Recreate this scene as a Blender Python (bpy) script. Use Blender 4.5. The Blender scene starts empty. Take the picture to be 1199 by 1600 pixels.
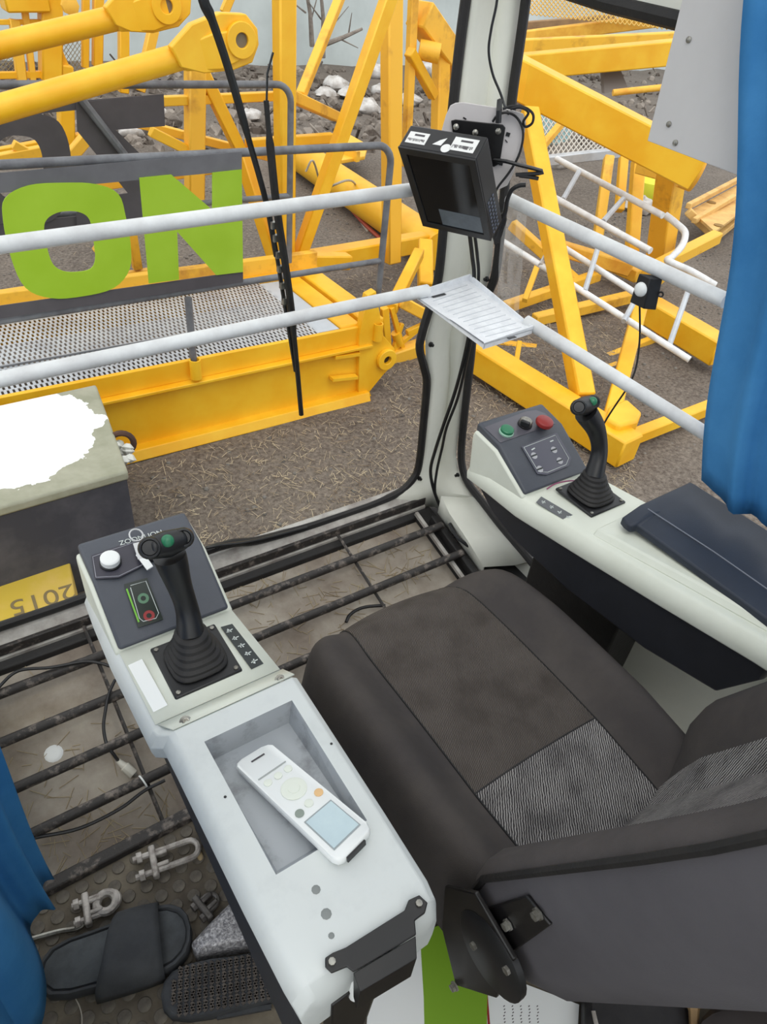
import bpy, bmesh, math, random
from mathutils import Vector as V, Matrix

# ---------------------------------------------------------------- camera, light, exposure
S = bpy.context.scene
COL = S.collection
FOC, CX, CY = 1100.0, 599.5, 800.0
ax = V((1900, -670, 1100)).normalized()
ay = V((-1000, -1030, 1100)); ay = (ay - ax * ay.dot(ax)).normalized()
az = ax.cross(ay)
EYE = V((0, 0, 1.6))
cd = bpy.data.cameras.new('camera'); cam = bpy.data.objects.new('camera', cd); COL.objects.link(cam)
cd.sensor_fit = 'HORIZONTAL'; cd.sensor_width = 36; cd.lens = 36 * FOC / 1199
cd.clip_start = .02; cd.clip_end = 300
cam.matrix_world = Matrix(((ax.x, -ax.y, -ax.z, EYE.x), (ay.x, -ay.y, -ay.z, EYE.y), (az.x, -az.y, -az.z, EYE.z), (0, 0, 0, 1)))
S.camera = cam
w = bpy.data.worlds.new('overcast_sky'); S.world = w; w.use_nodes = True
wn = w.node_tree.nodes; wl = w.node_tree.links
bg = wn['Background']; tc = wn.new('ShaderNodeTexCoord'); sp = wn.new('ShaderNodeSeparateXYZ'); rp = wn.new('ShaderNodeValToRGB')
wl.new(tc.outputs['Generated'], sp.inputs[0]); wl.new(sp.outputs['Z'], rp.inputs[0]); wl.new(rp.outputs[0], bg.inputs[0])
rp.color_ramp.elements[0].position = 0.0; rp.color_ramp.elements[0].color = (.80, .84, .90, 1)
rp.color_ramp.elements[1].position = .9; rp.color_ramp.elements[1].color = (1.0, 1.0, 1.0, 1)
bg.inputs[1].default_value = 1.15
sd = bpy.data.lights.new('soft_sun', 'SUN'); sd.energy = .7; sd.angle = math.radians(40); sd.color = (1, .97, .92)
sun = bpy.data.objects.new('soft_sun', sd); COL.objects.link(sun)
sun.rotation_euler = V((.25, .45, -.86)).to_track_quat('-Z', 'Y').to_euler()
S.view_settings.view_transform = 'Standard'; S.view_settings.look = 'None'
S.view_settings.gamma = 1; S.view_settings.exposure = .35; S.view_settings.use_curve_mapping = False
try:
    S.cycles.max_bounces = 10; S.cycles.transparent_max_bounces = 12; S.cycles.diffuse_bounces = 5
except Exception: pass

# ---------------------------------------------------------------- helpers
def ray(px, py):
    c = V(((px - CX) / FOC, (py - CY) / FOC, 1))
    return V((ax.dot(c), ay.dot(c), az.dot(c)))
def PN(px, py, n, d):                      # the point of the plane n.p = d seen at a pixel
    r = ray(px, py); n = V(n); return EYE + r * ((d - n.dot(EYE)) / n.dot(r))
def PZ(px, py, z): return PN(px, py, (0, 0, 1), z)
def PY(px, py, y): return PN(px, py, (0, 1, 0), y)
def PX(px, py, x): return PN(px, py, (1, 0, 0), x)
def PD(px, py, t): return EYE + ray(px, py) * t
G = -.98                                    # ground level outside
def PG(px, py, h=0): return PZ(px, py, G + h)
WN, WD = (0, 1, -.06), 1.43 - .06 * .16    # front window plane
SN, SD = (1, 0, -.05), 1.38 - .05 * .16    # side window plane
def PW(px, py, o=0): return PN(px, py, WN, WD + o)
def PS(px, py, o=0): return PN(px, py, SN, SD + o)

def cr(pts, n=6):                          # smooth curve through points
    P = [V(p) for p in pts]; P = [P[0] * 2 - P[1]] + P + [P[-1] * 2 - P[-2]]; out = []
    for i in range(1, len(P) - 2):
        a, b, c, d = P[i - 1:i + 3]
        for k in range(n):
            t = k / n
            out.append(.5 * ((2 * b) + (c - a) * t + (2 * a - 5 * b + 4 * c - d) * t * t + (3 * b - a - 3 * c + d) * t ** 3))
    return out + [P[-2]]

class M:
    def __init__(s): s.v = []; s.f = []
    def add(s, vs, fs):
        o = len(s.v); s.v += [V(p) for p in vs]; s.f += [tuple(i + o for i in f) for f in fs]; return s
    def hexa(s, p): return s.add(p, [(0, 3, 2, 1), (4, 5, 6, 7), (0, 1, 5, 4), (1, 2, 6, 5), (2, 3, 7, 6), (3, 0, 4, 7)])
    def box(s, c, z, rot=None):
        c = V(c); R = rot or Matrix.Identity(3); q = []
        for k in (-1, 1):
            for i, j in ((-1, -1), (1, -1), (1, 1), (-1, 1)): q.append(c + R @ V((i * z[0] / 2, j * z[1] / 2, k * z[2] / 2)))
        return s.hexa(q)
    def bb(s, a, b):                       # box between two corners
        a, b = V(a), V(b); return s.box((a + b) / 2, [abs(x) for x in (b - a)])
    def bar(s, p, q, w, h=None, up=(0, 0, 1)):
        p, q = V(p), V(q); h = h or w; d = (q - p).normalized(); u = V(up)
        if abs(d.dot(u)) > .97: u = V((0, 1, 0))
        r = d.cross(u).normalized() * (w / 2); u = r.cross(d).normalized() * (h / 2)
        return s.hexa([p - r - u, p + r - u, p + r + u, p - r + u, q - r - u, q + r - u, q + r + u, q - r + u])
    def tube(s, pts, r, n=8, cap=True):
        P = [V(p) for p in pts]; R = r if isinstance(r, (list, tuple)) else [r] * len(P); rings = []; u = None
        for i, p in enumerate(P):
            d = (P[min(i + 1, len(P) - 1)] - P[max(i - 1, 0)]).normalized()
            if u is None: u = d.orthogonal().normalized()
            u = (u - d * u.dot(d)).normalized(); w_ = d.cross(u)
            rings.append([p + (u * math.cos(2 * math.pi * k / n) + w_ * math.sin(2 * math.pi * k / n)) * R[i] for k in range(n)])
        return s.loft(rings, cap)
    def loft(s, rings, cap=True, closed=True, skip=()):
        n = len(rings[0]); vs = [p for r in rings for p in r]; fs = []
        for i in range(len(rings) - 1):
            for k in range(n if closed else n - 1):
                if (i, k) in skip: continue
                fs.append((i * n + k, i * n + (k + 1) % n, (i + 1) * n + (k + 1) % n, (i + 1) * n + k))
        if cap: fs.append(tuple(range(n - 1, -1, -1))); fs.append(tuple((len(rings) - 1) * n + k for k in range(n)))
        return s.add(vs, fs)
    def prism(s, poly, vec):
        n = len(poly); vec = V(vec); a = [V(p) for p in poly]
        return s.add(a + [p + vec for p in a], [tuple(range(n - 1, -1, -1)), tuple(range(n, 2 * n))] + [(k, (k + 1) % n, n + (k + 1) % n, n + k) for k in range(n)])
    def lathe(s, o, axis, prof, n=20, cap=True):
        o = V(o); d = V(axis).normalized(); u = d.orthogonal().normalized(); w_ = d.cross(u)
        return s.loft([[o + d * h + (u * math.cos(2 * math.pi * k / n) + w_ * math.sin(2 * math.pi * k / n)) * max(r, 1e-5) for k in range(n)] for r, h in prof], cap)
    def ring(s, o, axis, R, r, n=18, m=8):
        o = V(o); d = V(axis).normalized(); u = d.orthogonal().normalized(); w_ = d.cross(u); vs = []; fs = []
        for i in range(n):
            e = u * math.cos(2 * math.pi * i / n) + w_ * math.sin(2 * math.pi * i / n)
            for k in range(m): vs.append(o + e * (R + r * math.cos(2 * math.pi * k / m)) + d * (r * math.sin(2 * math.pi * k / m)))
        for i in range(n):
            for k in range(m): fs.append((i * m + k, ((i + 1) % n) * m + k, ((i + 1) % n) * m + (k + 1) % m, i * m + (k + 1) % m))
        return s.add(vs, fs)
    def grid(s, rows):
        n = len(rows[0]); return s.add([p for r in rows for p in r], [(i * n + k, i * n + k + 1, (i + 1) * n + k + 1, (i + 1) * n + k) for i in range(len(rows) - 1) for k in range(n - 1)])
    def band(s, outer, inner, vec):        # a flat ring between two closed loops of equal count, given thickness
        n = len(outer); vec = V(vec); O = [V(p) for p in outer]; I = [V(p) for p in inner]
        vs = O + I + [p + vec for p in O] + [p + vec for p in I]; fs = []
        for k in range(n):
            j = (k + 1) % n
            fs += [(k, j, n + j, n + k), (2 * n + k, 3 * n + k, 3 * n + j, 2 * n + j), (k, 2 * n + k, 2 * n + j, j), (n + k, n + j, 3 * n + j, 3 * n + k)]
        return s.add(vs, fs)

def thing(name, label, cat, loc=(0, 0, 0), group=None):
    o = bpy.data.objects.new(name, None); COL.objects.link(o); o.location = loc; o.empty_display_size = .05
    o['label'] = label; o['category'] = cat
    if group: o['group'] = group
    return o
def root_of(o):
    while o.parent: o = o.parent
    return o
def obj(name, m, mt, parent=None, bevel=0, smooth=40, seg=2, solid=0, label=None, kind=None, sub=0):
    if parent is None:
        lo = V([min(p[i] for p in m.v) for i in range(3)]); hi = V([max(p[i] for p in m.v) for i in range(3)])
        org = V(((lo.x + hi.x) / 2, (lo.y + hi.y) / 2, lo.z))
    else: org = V(root_of(parent).location)
    me = bpy.data.meshes.new(name); me.from_pydata([p - org for p in m.v], [], m.f)
    b = bmesh.new(); b.from_mesh(me); bmesh.ops.remove_doubles(b, verts=b.verts, dist=1e-5)
    bmesh.ops.recalc_face_normals(b, faces=b.faces); b.to_mesh(me); b.free()
    if smooth:
        for p in me.polygons: p.use_smooth = True
        me.set_sharp_from_angle(angle=math.radians(smooth))
    me.materials.append(mt)
    o = bpy.data.objects.new(name, me); COL.objects.link(o)
    if parent is None: o.location = org
    else: o.parent = parent
    if solid:
        k = o.modifiers.new('solid', 'SOLIDIFY'); k.thickness = solid; k.offset = 0
    if bevel:
        k = o.modifiers.new('bevel', 'BEVEL'); k.width = bevel; k.segments = seg; k.limit_method = 'ANGLE'; k.angle_limit = math.radians(35)
        k.harden_normals = False
    if sub:
        k = o.modifiers.new('subdivision', 'SUBSURF'); k.levels = sub; k.render_levels = sub
    if label: o['label'] = label
    if kind: o['kind'] = kind
    return o
def tag(o, label, cat, group=None):
    o['label'] = label; o['category'] = cat
    if group: o['group'] = group
    return o
def struct(name, m, mt, **k): return obj(name, m, mt, None, kind='structure', **k)
def text(name, body, mt, parent, origin, right, up, size, depth=.0006, label=None):
    c = bpy.data.curves.new(name, 'FONT'); c.body = body; c.size = size; c.extrude = depth; c.align_x = 'CENTER'; c.align_y = 'CENTER'
    t = bpy.data.objects.new(name, c); COL.objects.link(t)
    me = bpy.data.meshes.new_from_object(t.evaluated_get(bpy.context.evaluated_depsgraph_get()))
    bpy.data.objects.remove(t); bpy.data.curves.remove(c)
    me.name = name; me.materials.clear(); me.materials.append(mt)
    o = bpy.data.objects.new(name, me); COL.objects.link(o); o.parent = parent
    r = V(right).normalized(); u = V(up); u = (u - r * u.dot(r)).normalized(); n = r.cross(u)
    l = V(origin) - V(root_of(parent).location)
    o.matrix_local = Matrix(((r.x, u.x, n.x, l.x), (r.y, u.y, n.y, l.y), (r.z, u.z, n.z, l.z), (0, 0, 0, 1)))
    return o

# ---------------------------------------------------------------- materials
def lin(c):
    return tuple(((x / 255) / 12.92 if x / 255 <= .04045 else ((x / 255 + .055) / 1.055) ** 2.4) for x in c) + (1,)
def mat(name, c1, c2=None, scale=8, rough=.5, metal=0, bump=0, bscale=80, lo=.4, hi=.65, detail=6, spec=None, vor=False):
    m = bpy.data.materials.new(name); m.use_nodes = True; N = m.node_tree.nodes; L = m.node_tree.links; b = N['Principled BSDF']
    b.inputs['Base Color'].default_value = lin(c1); b.inputs['Roughness'].default_value = rough; b.inputs['Metallic'].default_value = metal
    if spec is not None: b.inputs['Specular IOR Level'].default_value = spec
    g = N.new('ShaderNodeTexCoord')
    if c2:
        n = N.new('ShaderNodeTexNoise'); n.inputs['Scale'].default_value = scale; n.inputs['Detail'].default_value = detail; n.inputs['Roughness'].default_value = .65
        r = N.new('ShaderNodeValToRGB'); r.color_ramp.elements[0].position = lo; r.color_ramp.elements[1].position = hi
        r.color_ramp.elements[0].color = lin(c1); r.color_ramp.elements[1].color = lin(c2)
        L.new(g.outputs['Object'], n.inputs['Vector']); L.new(n.outputs[0], r.inputs[0]); L.new(r.outputs[0], b.inputs['Base Color'])
    if bump:
        n = N.new('ShaderNodeTexVoronoi' if vor else 'ShaderNodeTexNoise'); n.inputs['Scale'].default_value = bscale
        k = N.new('ShaderNodeBump'); k.inputs['Strength'].default_value = bump; k.inputs['Distance'].default_value = .01
        L.new(g.outputs['Object'], n.inputs['Vector']); L.new(n.outputs[0], k.inputs['Height']); L.new(k.outputs[0], b.inputs['Normal'])
    return m
def stripes(name, c1, c2, scale, dist, turn, rough=.9, bump=.3, tilt=0):
    m = mat(name, c1, rough=rough, spec=.2); N = m.node_tree.nodes; L = m.node_tree.links; b = N['Principled BSDF']
    g = N.new('ShaderNodeTexCoord'); w_ = N.new('ShaderNodeTexWave'); w_.bands_direction = 'X'; mp_ = N.new('ShaderNodeMapping'); mp_.inputs['Rotation'].default_value = (0, math.radians(tilt), math.radians(turn)); L.new(g.outputs['Object'], mp_.inputs['Vector']); w_.inputs['Scale'].default_value = scale
    w_.inputs['Distortion'].default_value = dist; w_.inputs['Detail'].default_value = 2; w_.inputs['Detail Scale'].default_value = 1.5
    n = N.new('ShaderNodeTexNoise'); n.inputs['Scale'].default_value = 14; n.inputs['Detail'].default_value = 8
    mx = N.new('ShaderNodeMath'); mx.operation = 'MULTIPLY'
    r = N.new('ShaderNodeValToRGB'); r.color_ramp.elements[0].position = .12; r.color_ramp.elements[1].position = .5
    r.color_ramp.elements[0].color = lin(c1); r.color_ramp.elements[1].color = lin(c2)
    L.new(mp_.outputs[0], w_.inputs['Vector']); L.new(g.outputs['Object'], n.inputs['Vector'])
    L.new(w_.outputs['Fac'], mx.inputs[0]); L.new(n.outputs[0], mx.inputs[1]); L.new(mx.outputs[0], r.inputs[0]); L.new(r.outputs[0], b.inputs['Base Color'])
    k = N.new('ShaderNodeBump'); k.inputs['Strength'].default_value = bump; k.inputs['Distance'].default_value = .002
    L.new(w_.outputs['Fac'], k.inputs['Height']); L.new(k.outputs[0], b.inputs['Normal'])
    return m
def glass(name, gloss=.10, tint=(.97, .98, .98)):
    m = bpy.data.materials.new(name); m.use_nodes = True; N = m.node_tree.nodes; L = m.node_tree.links; N.remove(N['Principled BSDF'])
    t = N.new('ShaderNodeBsdfTransparent'); t.inputs[0].default_value = (*tint, 1); q = N.new('ShaderNodeBsdfGlossy'); q.inputs['Roughness'].default_value = .02
    f = N.new('ShaderNodeLayerWeight'); f.inputs[0].default_value = gloss; x = N.new('ShaderNodeMixShader')
    L.new(f.outputs['Fresnel'], x.inputs[0]); L.new(t.outputs[0], x.inputs[1]); L.new(q.outputs[0], x.inputs[2]); L.new(x.outputs[0], N['Material Output'].inputs[0])
    return m
YEL = mat('yellow_paint', (238, 174, 20), (246, 194, 44), 2.5, .45, bump=.05, bscale=30)
YOLD = mat('worn_yellow_paint', (196, 138, 48), (246, 190, 58), 3, .5, lo=.30, hi=.46, bump=.1, bscale=30)
YPALE = mat('faded_yellow_paint', (244, 190, 70), (226, 160, 50), 5, .6)
CREAM = mat('cream_plastic', (222, 225, 212), (214, 217, 203), 5, .45, bump=.03, bscale=400)
CREAM2 = mat('pale_grey_plastic', (206, 210, 208), (194, 198, 197), 12, .45, lo=.5, hi=.75)
SHELL = mat('cream_paint', (228, 228, 216), (220, 220, 208), 4, .5)
DIRTY = mat('dirty_grey_paint', (188, 184, 178), (138, 130, 124), 9, .6, bump=.1, bscale=60)
DGREY = mat('charcoal_plastic', (78, 81, 89), (70, 73, 81), 6, .5, bump=.05, bscale=500)
SKIRT = mat('black_skirt_plastic', (40, 41, 46), (47, 48, 54), 5, .5, bump=.08, bscale=600)
NAVY = mat('navy_black_plastic', (40, 46, 58), (46, 53, 66), 5, .55, bump=.08, bscale=600)
BLK = mat('black_plastic', (26, 26, 28), rough=.4)
RUB = mat('black_rubber', (24, 22, 22), (34, 31, 30), 20, .6, bump=.1, bscale=120)
BMET = mat('black_painted_metal', (18, 17, 18), (28, 26, 26), 12, .35)
BAR = mat('scuffed_black_bar', (48, 44, 42), (128, 118, 110), 34, .6, lo=.52, hi=.68, bump=.2, bscale=90)
STEEL = mat('zinc_steel', (170, 168, 160), (120, 116, 108), 40, .4, .8)
WSTEEL = mat('pale_worn_zinc', (196, 190, 184), (140, 132, 126), 45, .5, .3)
WHT = mat('white_plastic', (236, 238, 236), rough=.4)
WTUBE = mat('white_tube_paint', (230, 232, 232), (208, 208, 208), 9, .4)
GTUBE = mat('grey_tube_paint', (112, 114, 118), (88, 88, 92), 10, .5)
SIGND = mat('dark_grey_sign', (82, 78, 82), (72, 68, 72), 4, .6)
GREEN = mat('lime_green_sign', (150, 186, 36), (160, 196, 50), 2.5, .5)
GRN = mat('green_button', (44, 120, 84), rough=.35)
RED = mat('red_button', (150, 42, 40), rough=.4)
BLUE = mat('blue_curtain_cloth', (58, 124, 180), (74, 142, 198), 3, .8, bump=.06, bscale=300, spec=.2)
BOLS = mat('charcoal_seat_cloth', (70, 66, 65), (80, 75, 72), 6, .95, bump=.15, bscale=700, spec=.15)
BACKS = mat('grey_seat_back', (92, 89, 92), (84, 81, 84), 3, .9, bump=.1, bscale=500, spec=.2)
MAT = mat('dirty_rubber_mat', (80, 72, 62), (122, 113, 98), 5, .85, bump=.3, bscale=40)
STUD = mat('dirty_rubber_stud', (92, 86, 78), (116, 109, 98), 30, .8, bump=.2, bscale=120)
EVA = mat('black_foam_slipper', (54, 56, 60), (68, 70, 73), 12, .75, bump=.05, bscale=200)
CONC = mat('concrete', (150, 150, 132), (166, 164, 148), 6, .9, bump=.3, bscale=30)

# ---------------------------------------------------------------- cab shell
XL, XR, YB, ZC = -.2, 1.42, -.8, 2.0
def slope(y): return .25 * (y - .84)       # the sloping glazed foot window
m = M().bb((XL, YB, -.06), (XR, .835, 0)); struct('floor', m, MAT)
struct('wall_bottom', M().bb((XL, YB + .1, G), (XR, .7, -.07)), DGREY)
# ceiling with added skylight, unseen rear and left windows made large, to brighten cab
m = M().bb((XL, YB, ZC), (XR, -.55, ZC + .05)).bb((XL, 1.45, ZC), (XR, 1.6, ZC + .05)).bb((XL, -.55, ZC), (XL + .08, 1.45, ZC + .05)).bb((XR - .08, -.55, ZC), (XR, 1.45, ZC + .05))
struct('ceiling', m, SHELL)
GL = glass('window_glass', .03); GLS = glass('side_glass', .035)
struct('added_roof_window', M().bb((XL + .07, -.56, ZC + .01), (XR - .07, 1.46, ZC + .018)), GL)
m = M().bb((XL - .05, YB, -.06), (XL, 1.40, .35)).bb((XL - .05, YB, 1.85), (XL, 1.5, ZC)).bb((XL - .05, YB, .35), (XL, YB + .15, 1.85)).bb((XL - .05, 1.36, .35), (XL, 1.44, 1.85))
struct('wall_left', m, SHELL)
struct('unseen_left_window', M().bb((XL - .03, YB + .1, .34), (XL - .024, 1.38, 1.86)), GL)
m = M().bb((XL, YB - .05, -.06), (XR, YB, .7)).bb((XL, YB - .05, 1.85), (XR, YB, ZC)).bb((XL, YB - .05, .7), (XL + .15, YB, 1.85)).bb((XR - .15, YB - .05, .7), (XR, YB, 1.85))
struct('wall_back', m, SHELL)
struct('unseen_rear_window', M().bb((XL + .1, YB - .03, .68), (XR - .1, YB - .024, 1.87)), GL)
# right wall: low panel, header, rear pier
zs = 1.535
m = M().bb((1.385, YB, -.06), (XR, 1.20, .14)).bb((1.385, YB, .14), (XR, -.1, zs)).bb((1.385, -.1, .14), (XR, .62, .42))
m.hexa([V((1.44, -.8, zs)), V((1.48, -.8, zs)), V((1.48, 1.45, zs)), V((1.44, 1.45, zs)), V((1.44, -.8, ZC)), V((1.48, -.8, ZC)), V((1.48, 1.45, ZC)), V((1.44, 1.45, ZC))])
struct('wall_right', m, SHELL)
# front sill, with its rubber face strip
prof = [(1.385, -.06), (1.385, .105), (1.40, .112), (1.40, .148), (1.408, .152), (1.424, .158), (1.432, .176), (1.45, .178), (1.45, -.06)]
struct('baseboard_front', M().prism([V((XL, y, z)) for y, z in prof], (1.245 - XL, 0, 0)), DIRTY, bevel=.003)
struct('trim_1', M().bb((XL, 1.390, .120), (1.27, 1.402, .149)), BAR, bevel=.003)
struct('trim_4', M().bb((XL, 1.386, .106), (1.27, 1.399, .118)), DIRTY, bevel=.002)
struct('trim_5', M().hexa([V((1.21, .70, -.10)), V((1.392, .70, -.10)), V((1.392, 1.40, .03)), V((1.21, 1.40, .03)), V((1.21, .70, -.07)), V((1.392, .70, .06)), V((1.392, 1.40, .10)), V((1.21, 1.40, .08))]), RUB)
struct('trim_6', M().bb((1.02, -.5, .001), (1.384, .62, .008)), mat('pale_grey_floor_plate', (150, 146, 142), (134, 130, 126), 6, .7))
struct('wall_front', M().bb((XL, 1.50, 1.9), (XR, 1.56, ZC)), SHELL)
# corner pillar from back-projected edge rows
rows = []
for py, l, r in ((-150, 752, 830), (0, 737, 812), (158, 717, 792), (260, 708, 782), (360, 699, 772), (422, 692, 767), (462, 686, 755), (500, 674, 738), (530, 666, 731), (560, 667, 728), (592, 673, 725), (655, 667, 719), (690, 664, 715), (712, 660, 713), (735, 652, 717), (755, 640, 726), (775, 615, 741)):
    a, b = PW(l, py), PS(r, py); q = []
    for t, o in ((0, 0), (.12, .004), (.30, .012), (.47, .034), (.53, .034), (.70, .012), (.88, .004), (1, 0)):
        q.append(a.lerp(b, t) + V((o, o, 0)))
    rows.append(q)
last = rows[-1]
rows.append([V((p.x, p.y, .10)) for p in last])
struct('trim_2', M().grid(rows), SHELL, solid=.008, smooth=60)
# right sill: a cream channel running back from the pillar foot
o_ = [(741, 775), (760, 802), (790, 833), (828, 878)]; i_ = [(690, 775), (703, 802), (730, 842), (757, 886)]
R1, R2, R3, R4 = [], [], [], []
for (a, b), (c, d) in zip(o_, i_):
    p, q = PS(a, b), PX(c, d, 1.285)
    R1.append(p + V((.012, 0, .0))); R2.append(p); R3.append(p.lerp(q, .35) + V((.012, 0, -.012))); R4.append(q)
q5 = [V((p.x + .0, p.y, p.z - .07)) for p in R4]
struct('trim_3', M().grid([R1, R2, R3, R4, q5]), SHELL, solid=.006, smooth=50)
# window panes and black rubber seals
fr = [PW(760, -190), PW(728, 0), PW(709, 158), PW(699, 270), PW(691, 380), PW(684, 440), PW(672, 480), PW(660, 520), PW(656, 545), PW(663, 575), PW(667, 600), PW(662, 660), PW(655, 725), PW(646, 748), PW(626, 768), PW(590, 785), PW(540, 803), PW(470, 826), PW(400, 845), PW(340, 855), PW(137, 932), PW(0, 979), PW(-120, 1018)]
f = struct('window_1', M().add([V((XL, 1.43 + .06 * (z - .16) + .012, z)) for z in (.15, 1.92)] + [V((1.275, 1.43 + .06 * (z - .16) + .012, z)) for z in (1.92, .15)], [(0, 1, 2, 3)]), GL, solid=.005, smooth=0)
obj('seal', M().tube(cr(fr, 4), .0125, 8), RUB, f)
sr = [PS(840, -150), PS(822, 0), PS(811, 80), PS(800, 160), PS(792, 260), PS(783, 360), PS(775, 425), PS(765, 455), PS(750, 490), PS(740, 525), PS(736, 560), PS(727, 640), PS(721, 705), PS(724, 735), PS(734, 758), PS(755, 785), PS(782, 820), PS(818, 862), PS(860, 912), PS(960, 1010)]
f = struct('window_2', M().add([V((1.38 + .05 * (z - .16) + .012, y, z)) for y, z in ((-.15, .13), (1.40, .13), (1.50, 1.62), (-.15, 1.62))], [(0, 1, 2, 3)]), GLS, solid=.005, smooth=0)
obj('seal', M().tube(cr(sr, 4), .0125, 8), RUB, f)
obj('top_seal', M().tube([PS(815, -25), PS(880, -18), PS(950, 4), PS(1071, 33), PS(1200, 78)], .019, 8), RUB, f)
# small latch screws along the seals
for k, (px, py, s_) in enumerate(((673, 538, 0), (655, 747, 0), (762, 436, 1), (716, 742, 1), (340, 853, 0))):
    p = PS(px, py, -.008) if s_ else PW(px, py, -.008); d = V((-1, 0, 0)) if s_ else V((0, -1, .1))
    obj('clip_screw', M().lathe(p, d, [(.008, 0), (.008, .004), (.005, .006), (.005, .012), (.003, .013)], 8), BMET, f)

# foot window (dusty glass in a dark frame) and its grille
def sl(x, y, o=0): return V((x, y, slope(y) + o))
dust = mat('dusty_floor_glass', (126, 112, 99), (182, 173, 159), 5, .5, bump=.08, bscale=50, lo=.35, hi=.7, detail=10)
N = dust.node_tree.nodes; L = dust.node_tree.links
tr = N.new('ShaderNodeBsdfTransparent'); tr.inputs[0].default_value = (.9, .9, .88, 1); mx = N.new('ShaderNodeMixShader'); nz = N.new('ShaderNodeTexNoise'); nz.inputs['Scale'].default_value = 5; nz.inputs['Detail'].default_value = 8
rr = N.new('ShaderNodeMapRange'); rr.inputs[1].default_value = .35; rr.inputs[2].default_value = .7; rr.inputs[3].default_value = .82; rr.inputs[4].default_value = 1.0
L.new(nz.outputs[0], rr.inputs[0]); L.new(rr.outputs[0], mx.inputs[0]); L.new(tr.outputs[0], mx.inputs[1]); L.new(N['Principled BSDF'].outputs[0], mx.inputs[2]); L.new(mx.outputs[0], N['Material Output'].inputs[0])
f = struct('window_3', M().add([sl(XL, .80, -.05), sl(1.27, .80, -.05), sl(1.27, 1.40, -.05), sl(XL, 1.40, -.05)], [(0, 1, 2, 3)]), dust, solid=.006, smooth=0)
fm = M()
fm.hexa([sl(XL, 1.362, -.05), sl(1.27, 1.362, -.05), sl(1.27, 1.39, -.05), sl(XL, 1.39, -.05), sl(XL, 1.366, -.032), sl(1.27, 1.366, -.032), sl(1.27, 1.39, -.028), sl(XL, 1.39, -.028)])
fm.hexa([sl(1.215, .80, -.045), sl(1.29, .80, -.045), sl(1.29, 1.39, -.045), sl(1.215, 1.39, -.045), sl(1.22, .80, -.03), sl(1.29, .80, -.03), sl(1.29, 1.39, -.03), sl(1.22, 1.39, -.03)])
obj('dark_frame', fm, RUB, f, bevel=.003)
obj('frame_lip', M().bar(sl(1.222, .82, -.022), sl(1.222, 1.375, -.022), .012, .012), DIRTY, f)
t = thing('foot_grille', 'black steel foot grille of crossbars over the dusty floor window', 'grille', (.5, .84, 0))
for py in (1.283, 1.168, 1.057, .950):
    b = obj('crossbar', M().tube([sl(x, py, .002) for x in (XL + .01, .1, .5, .9, 1.262)], .0125, 10), BAR, t)
b = obj('edge_bar', M().hexa([V((XL, .815, 0)), V((1.26, .815, 0)), V((1.26, .85, 0)), V((XL, .85, 0)), V((XL, .82, .016)), V((1.26, .82, .016)), V((1.26, .846, .016)), V((XL, .846, .016))]), BAR, t, bevel=.003)
for x in (.147, .925):
    obj('cross_rod', M().tube([sl(x, .85, -.014), sl(x, 1.39, -.014)], .005, 6), BAR, t)
obj('end_bracket', M().hexa([sl(1.245, .85, -.028), sl(1.275, .85, -.028), sl(1.275, 1.33, -.028), sl(1.245, 1.33, -.028), sl(1.25, .85, .0), sl(1.275, .85, .0), sl(1.275, 1.33, .0), sl(1.25, 1.33, .0)]), RUB, t, bevel=.003)
# straw caught on the glass
random.seed(4); m = M()
for k in range(420):
    cx = random.choice([(.62, 1.34, .22, .03), (.75, 1.23, .22, .03), (.6, 1.12, .2, .03), (1.1, 1.25, .1, .06), (-.02, 1.02, .1, .09), (.0, .89, .12, .04)])
    x, y = random.gauss(cx[0], cx[2]), random.gauss(cx[1], cx[3])
    if not (XL + .03 < x < 1.2 and .86 < y < 1.36): continue
    a = random.uniform(0, math.pi); l = random.uniform(.008, .03); d = V((math.cos(a), math.sin(a), .25 * math.sin(a))) * l
    p = sl(x, y, -.045); m.bar(p - d, p + d, .0012)
obj('dry_straw', m, mat('dry_straw', (176, 160, 128), (130, 112, 84), 20, .9), f, kind='stuff')
obj('white_splash', M().lathe(sl(-.015, 1.125, -.0475), (0, -.25, 1), [(.022, 0), (.02, .002), (.012, .0035), (.0, .004)], 14), WHT, f)

# rubber mat studs on the floor
sm = M().lathe((0, 0, 0), (0, 0, 1), [(.0135, 0), (.0135, .0015), (.0125, .0026), (.0, .003)], 14)
sme = None; flo = bpy.data.objects['floor']
for i in range(14):
    for j in range(11):
        x = -.16 + .038 * i + (.019 if j % 2 else 0); y = .80 - .034 * j
        if x > .36: continue
        if sme is None:
            o = obj('stud', sm, STUD, flo); sme = o
        else:
            o = sme.copy(); COL.objects.link(o); o.parent = flo
        o.location = V((x, y, 0))
for v_ in sme.data.vertices: v_.co += V(flo.location)   # shared mesh back to a local centre
for o in list(flo.children): o.location -= V(flo.location)

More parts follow.
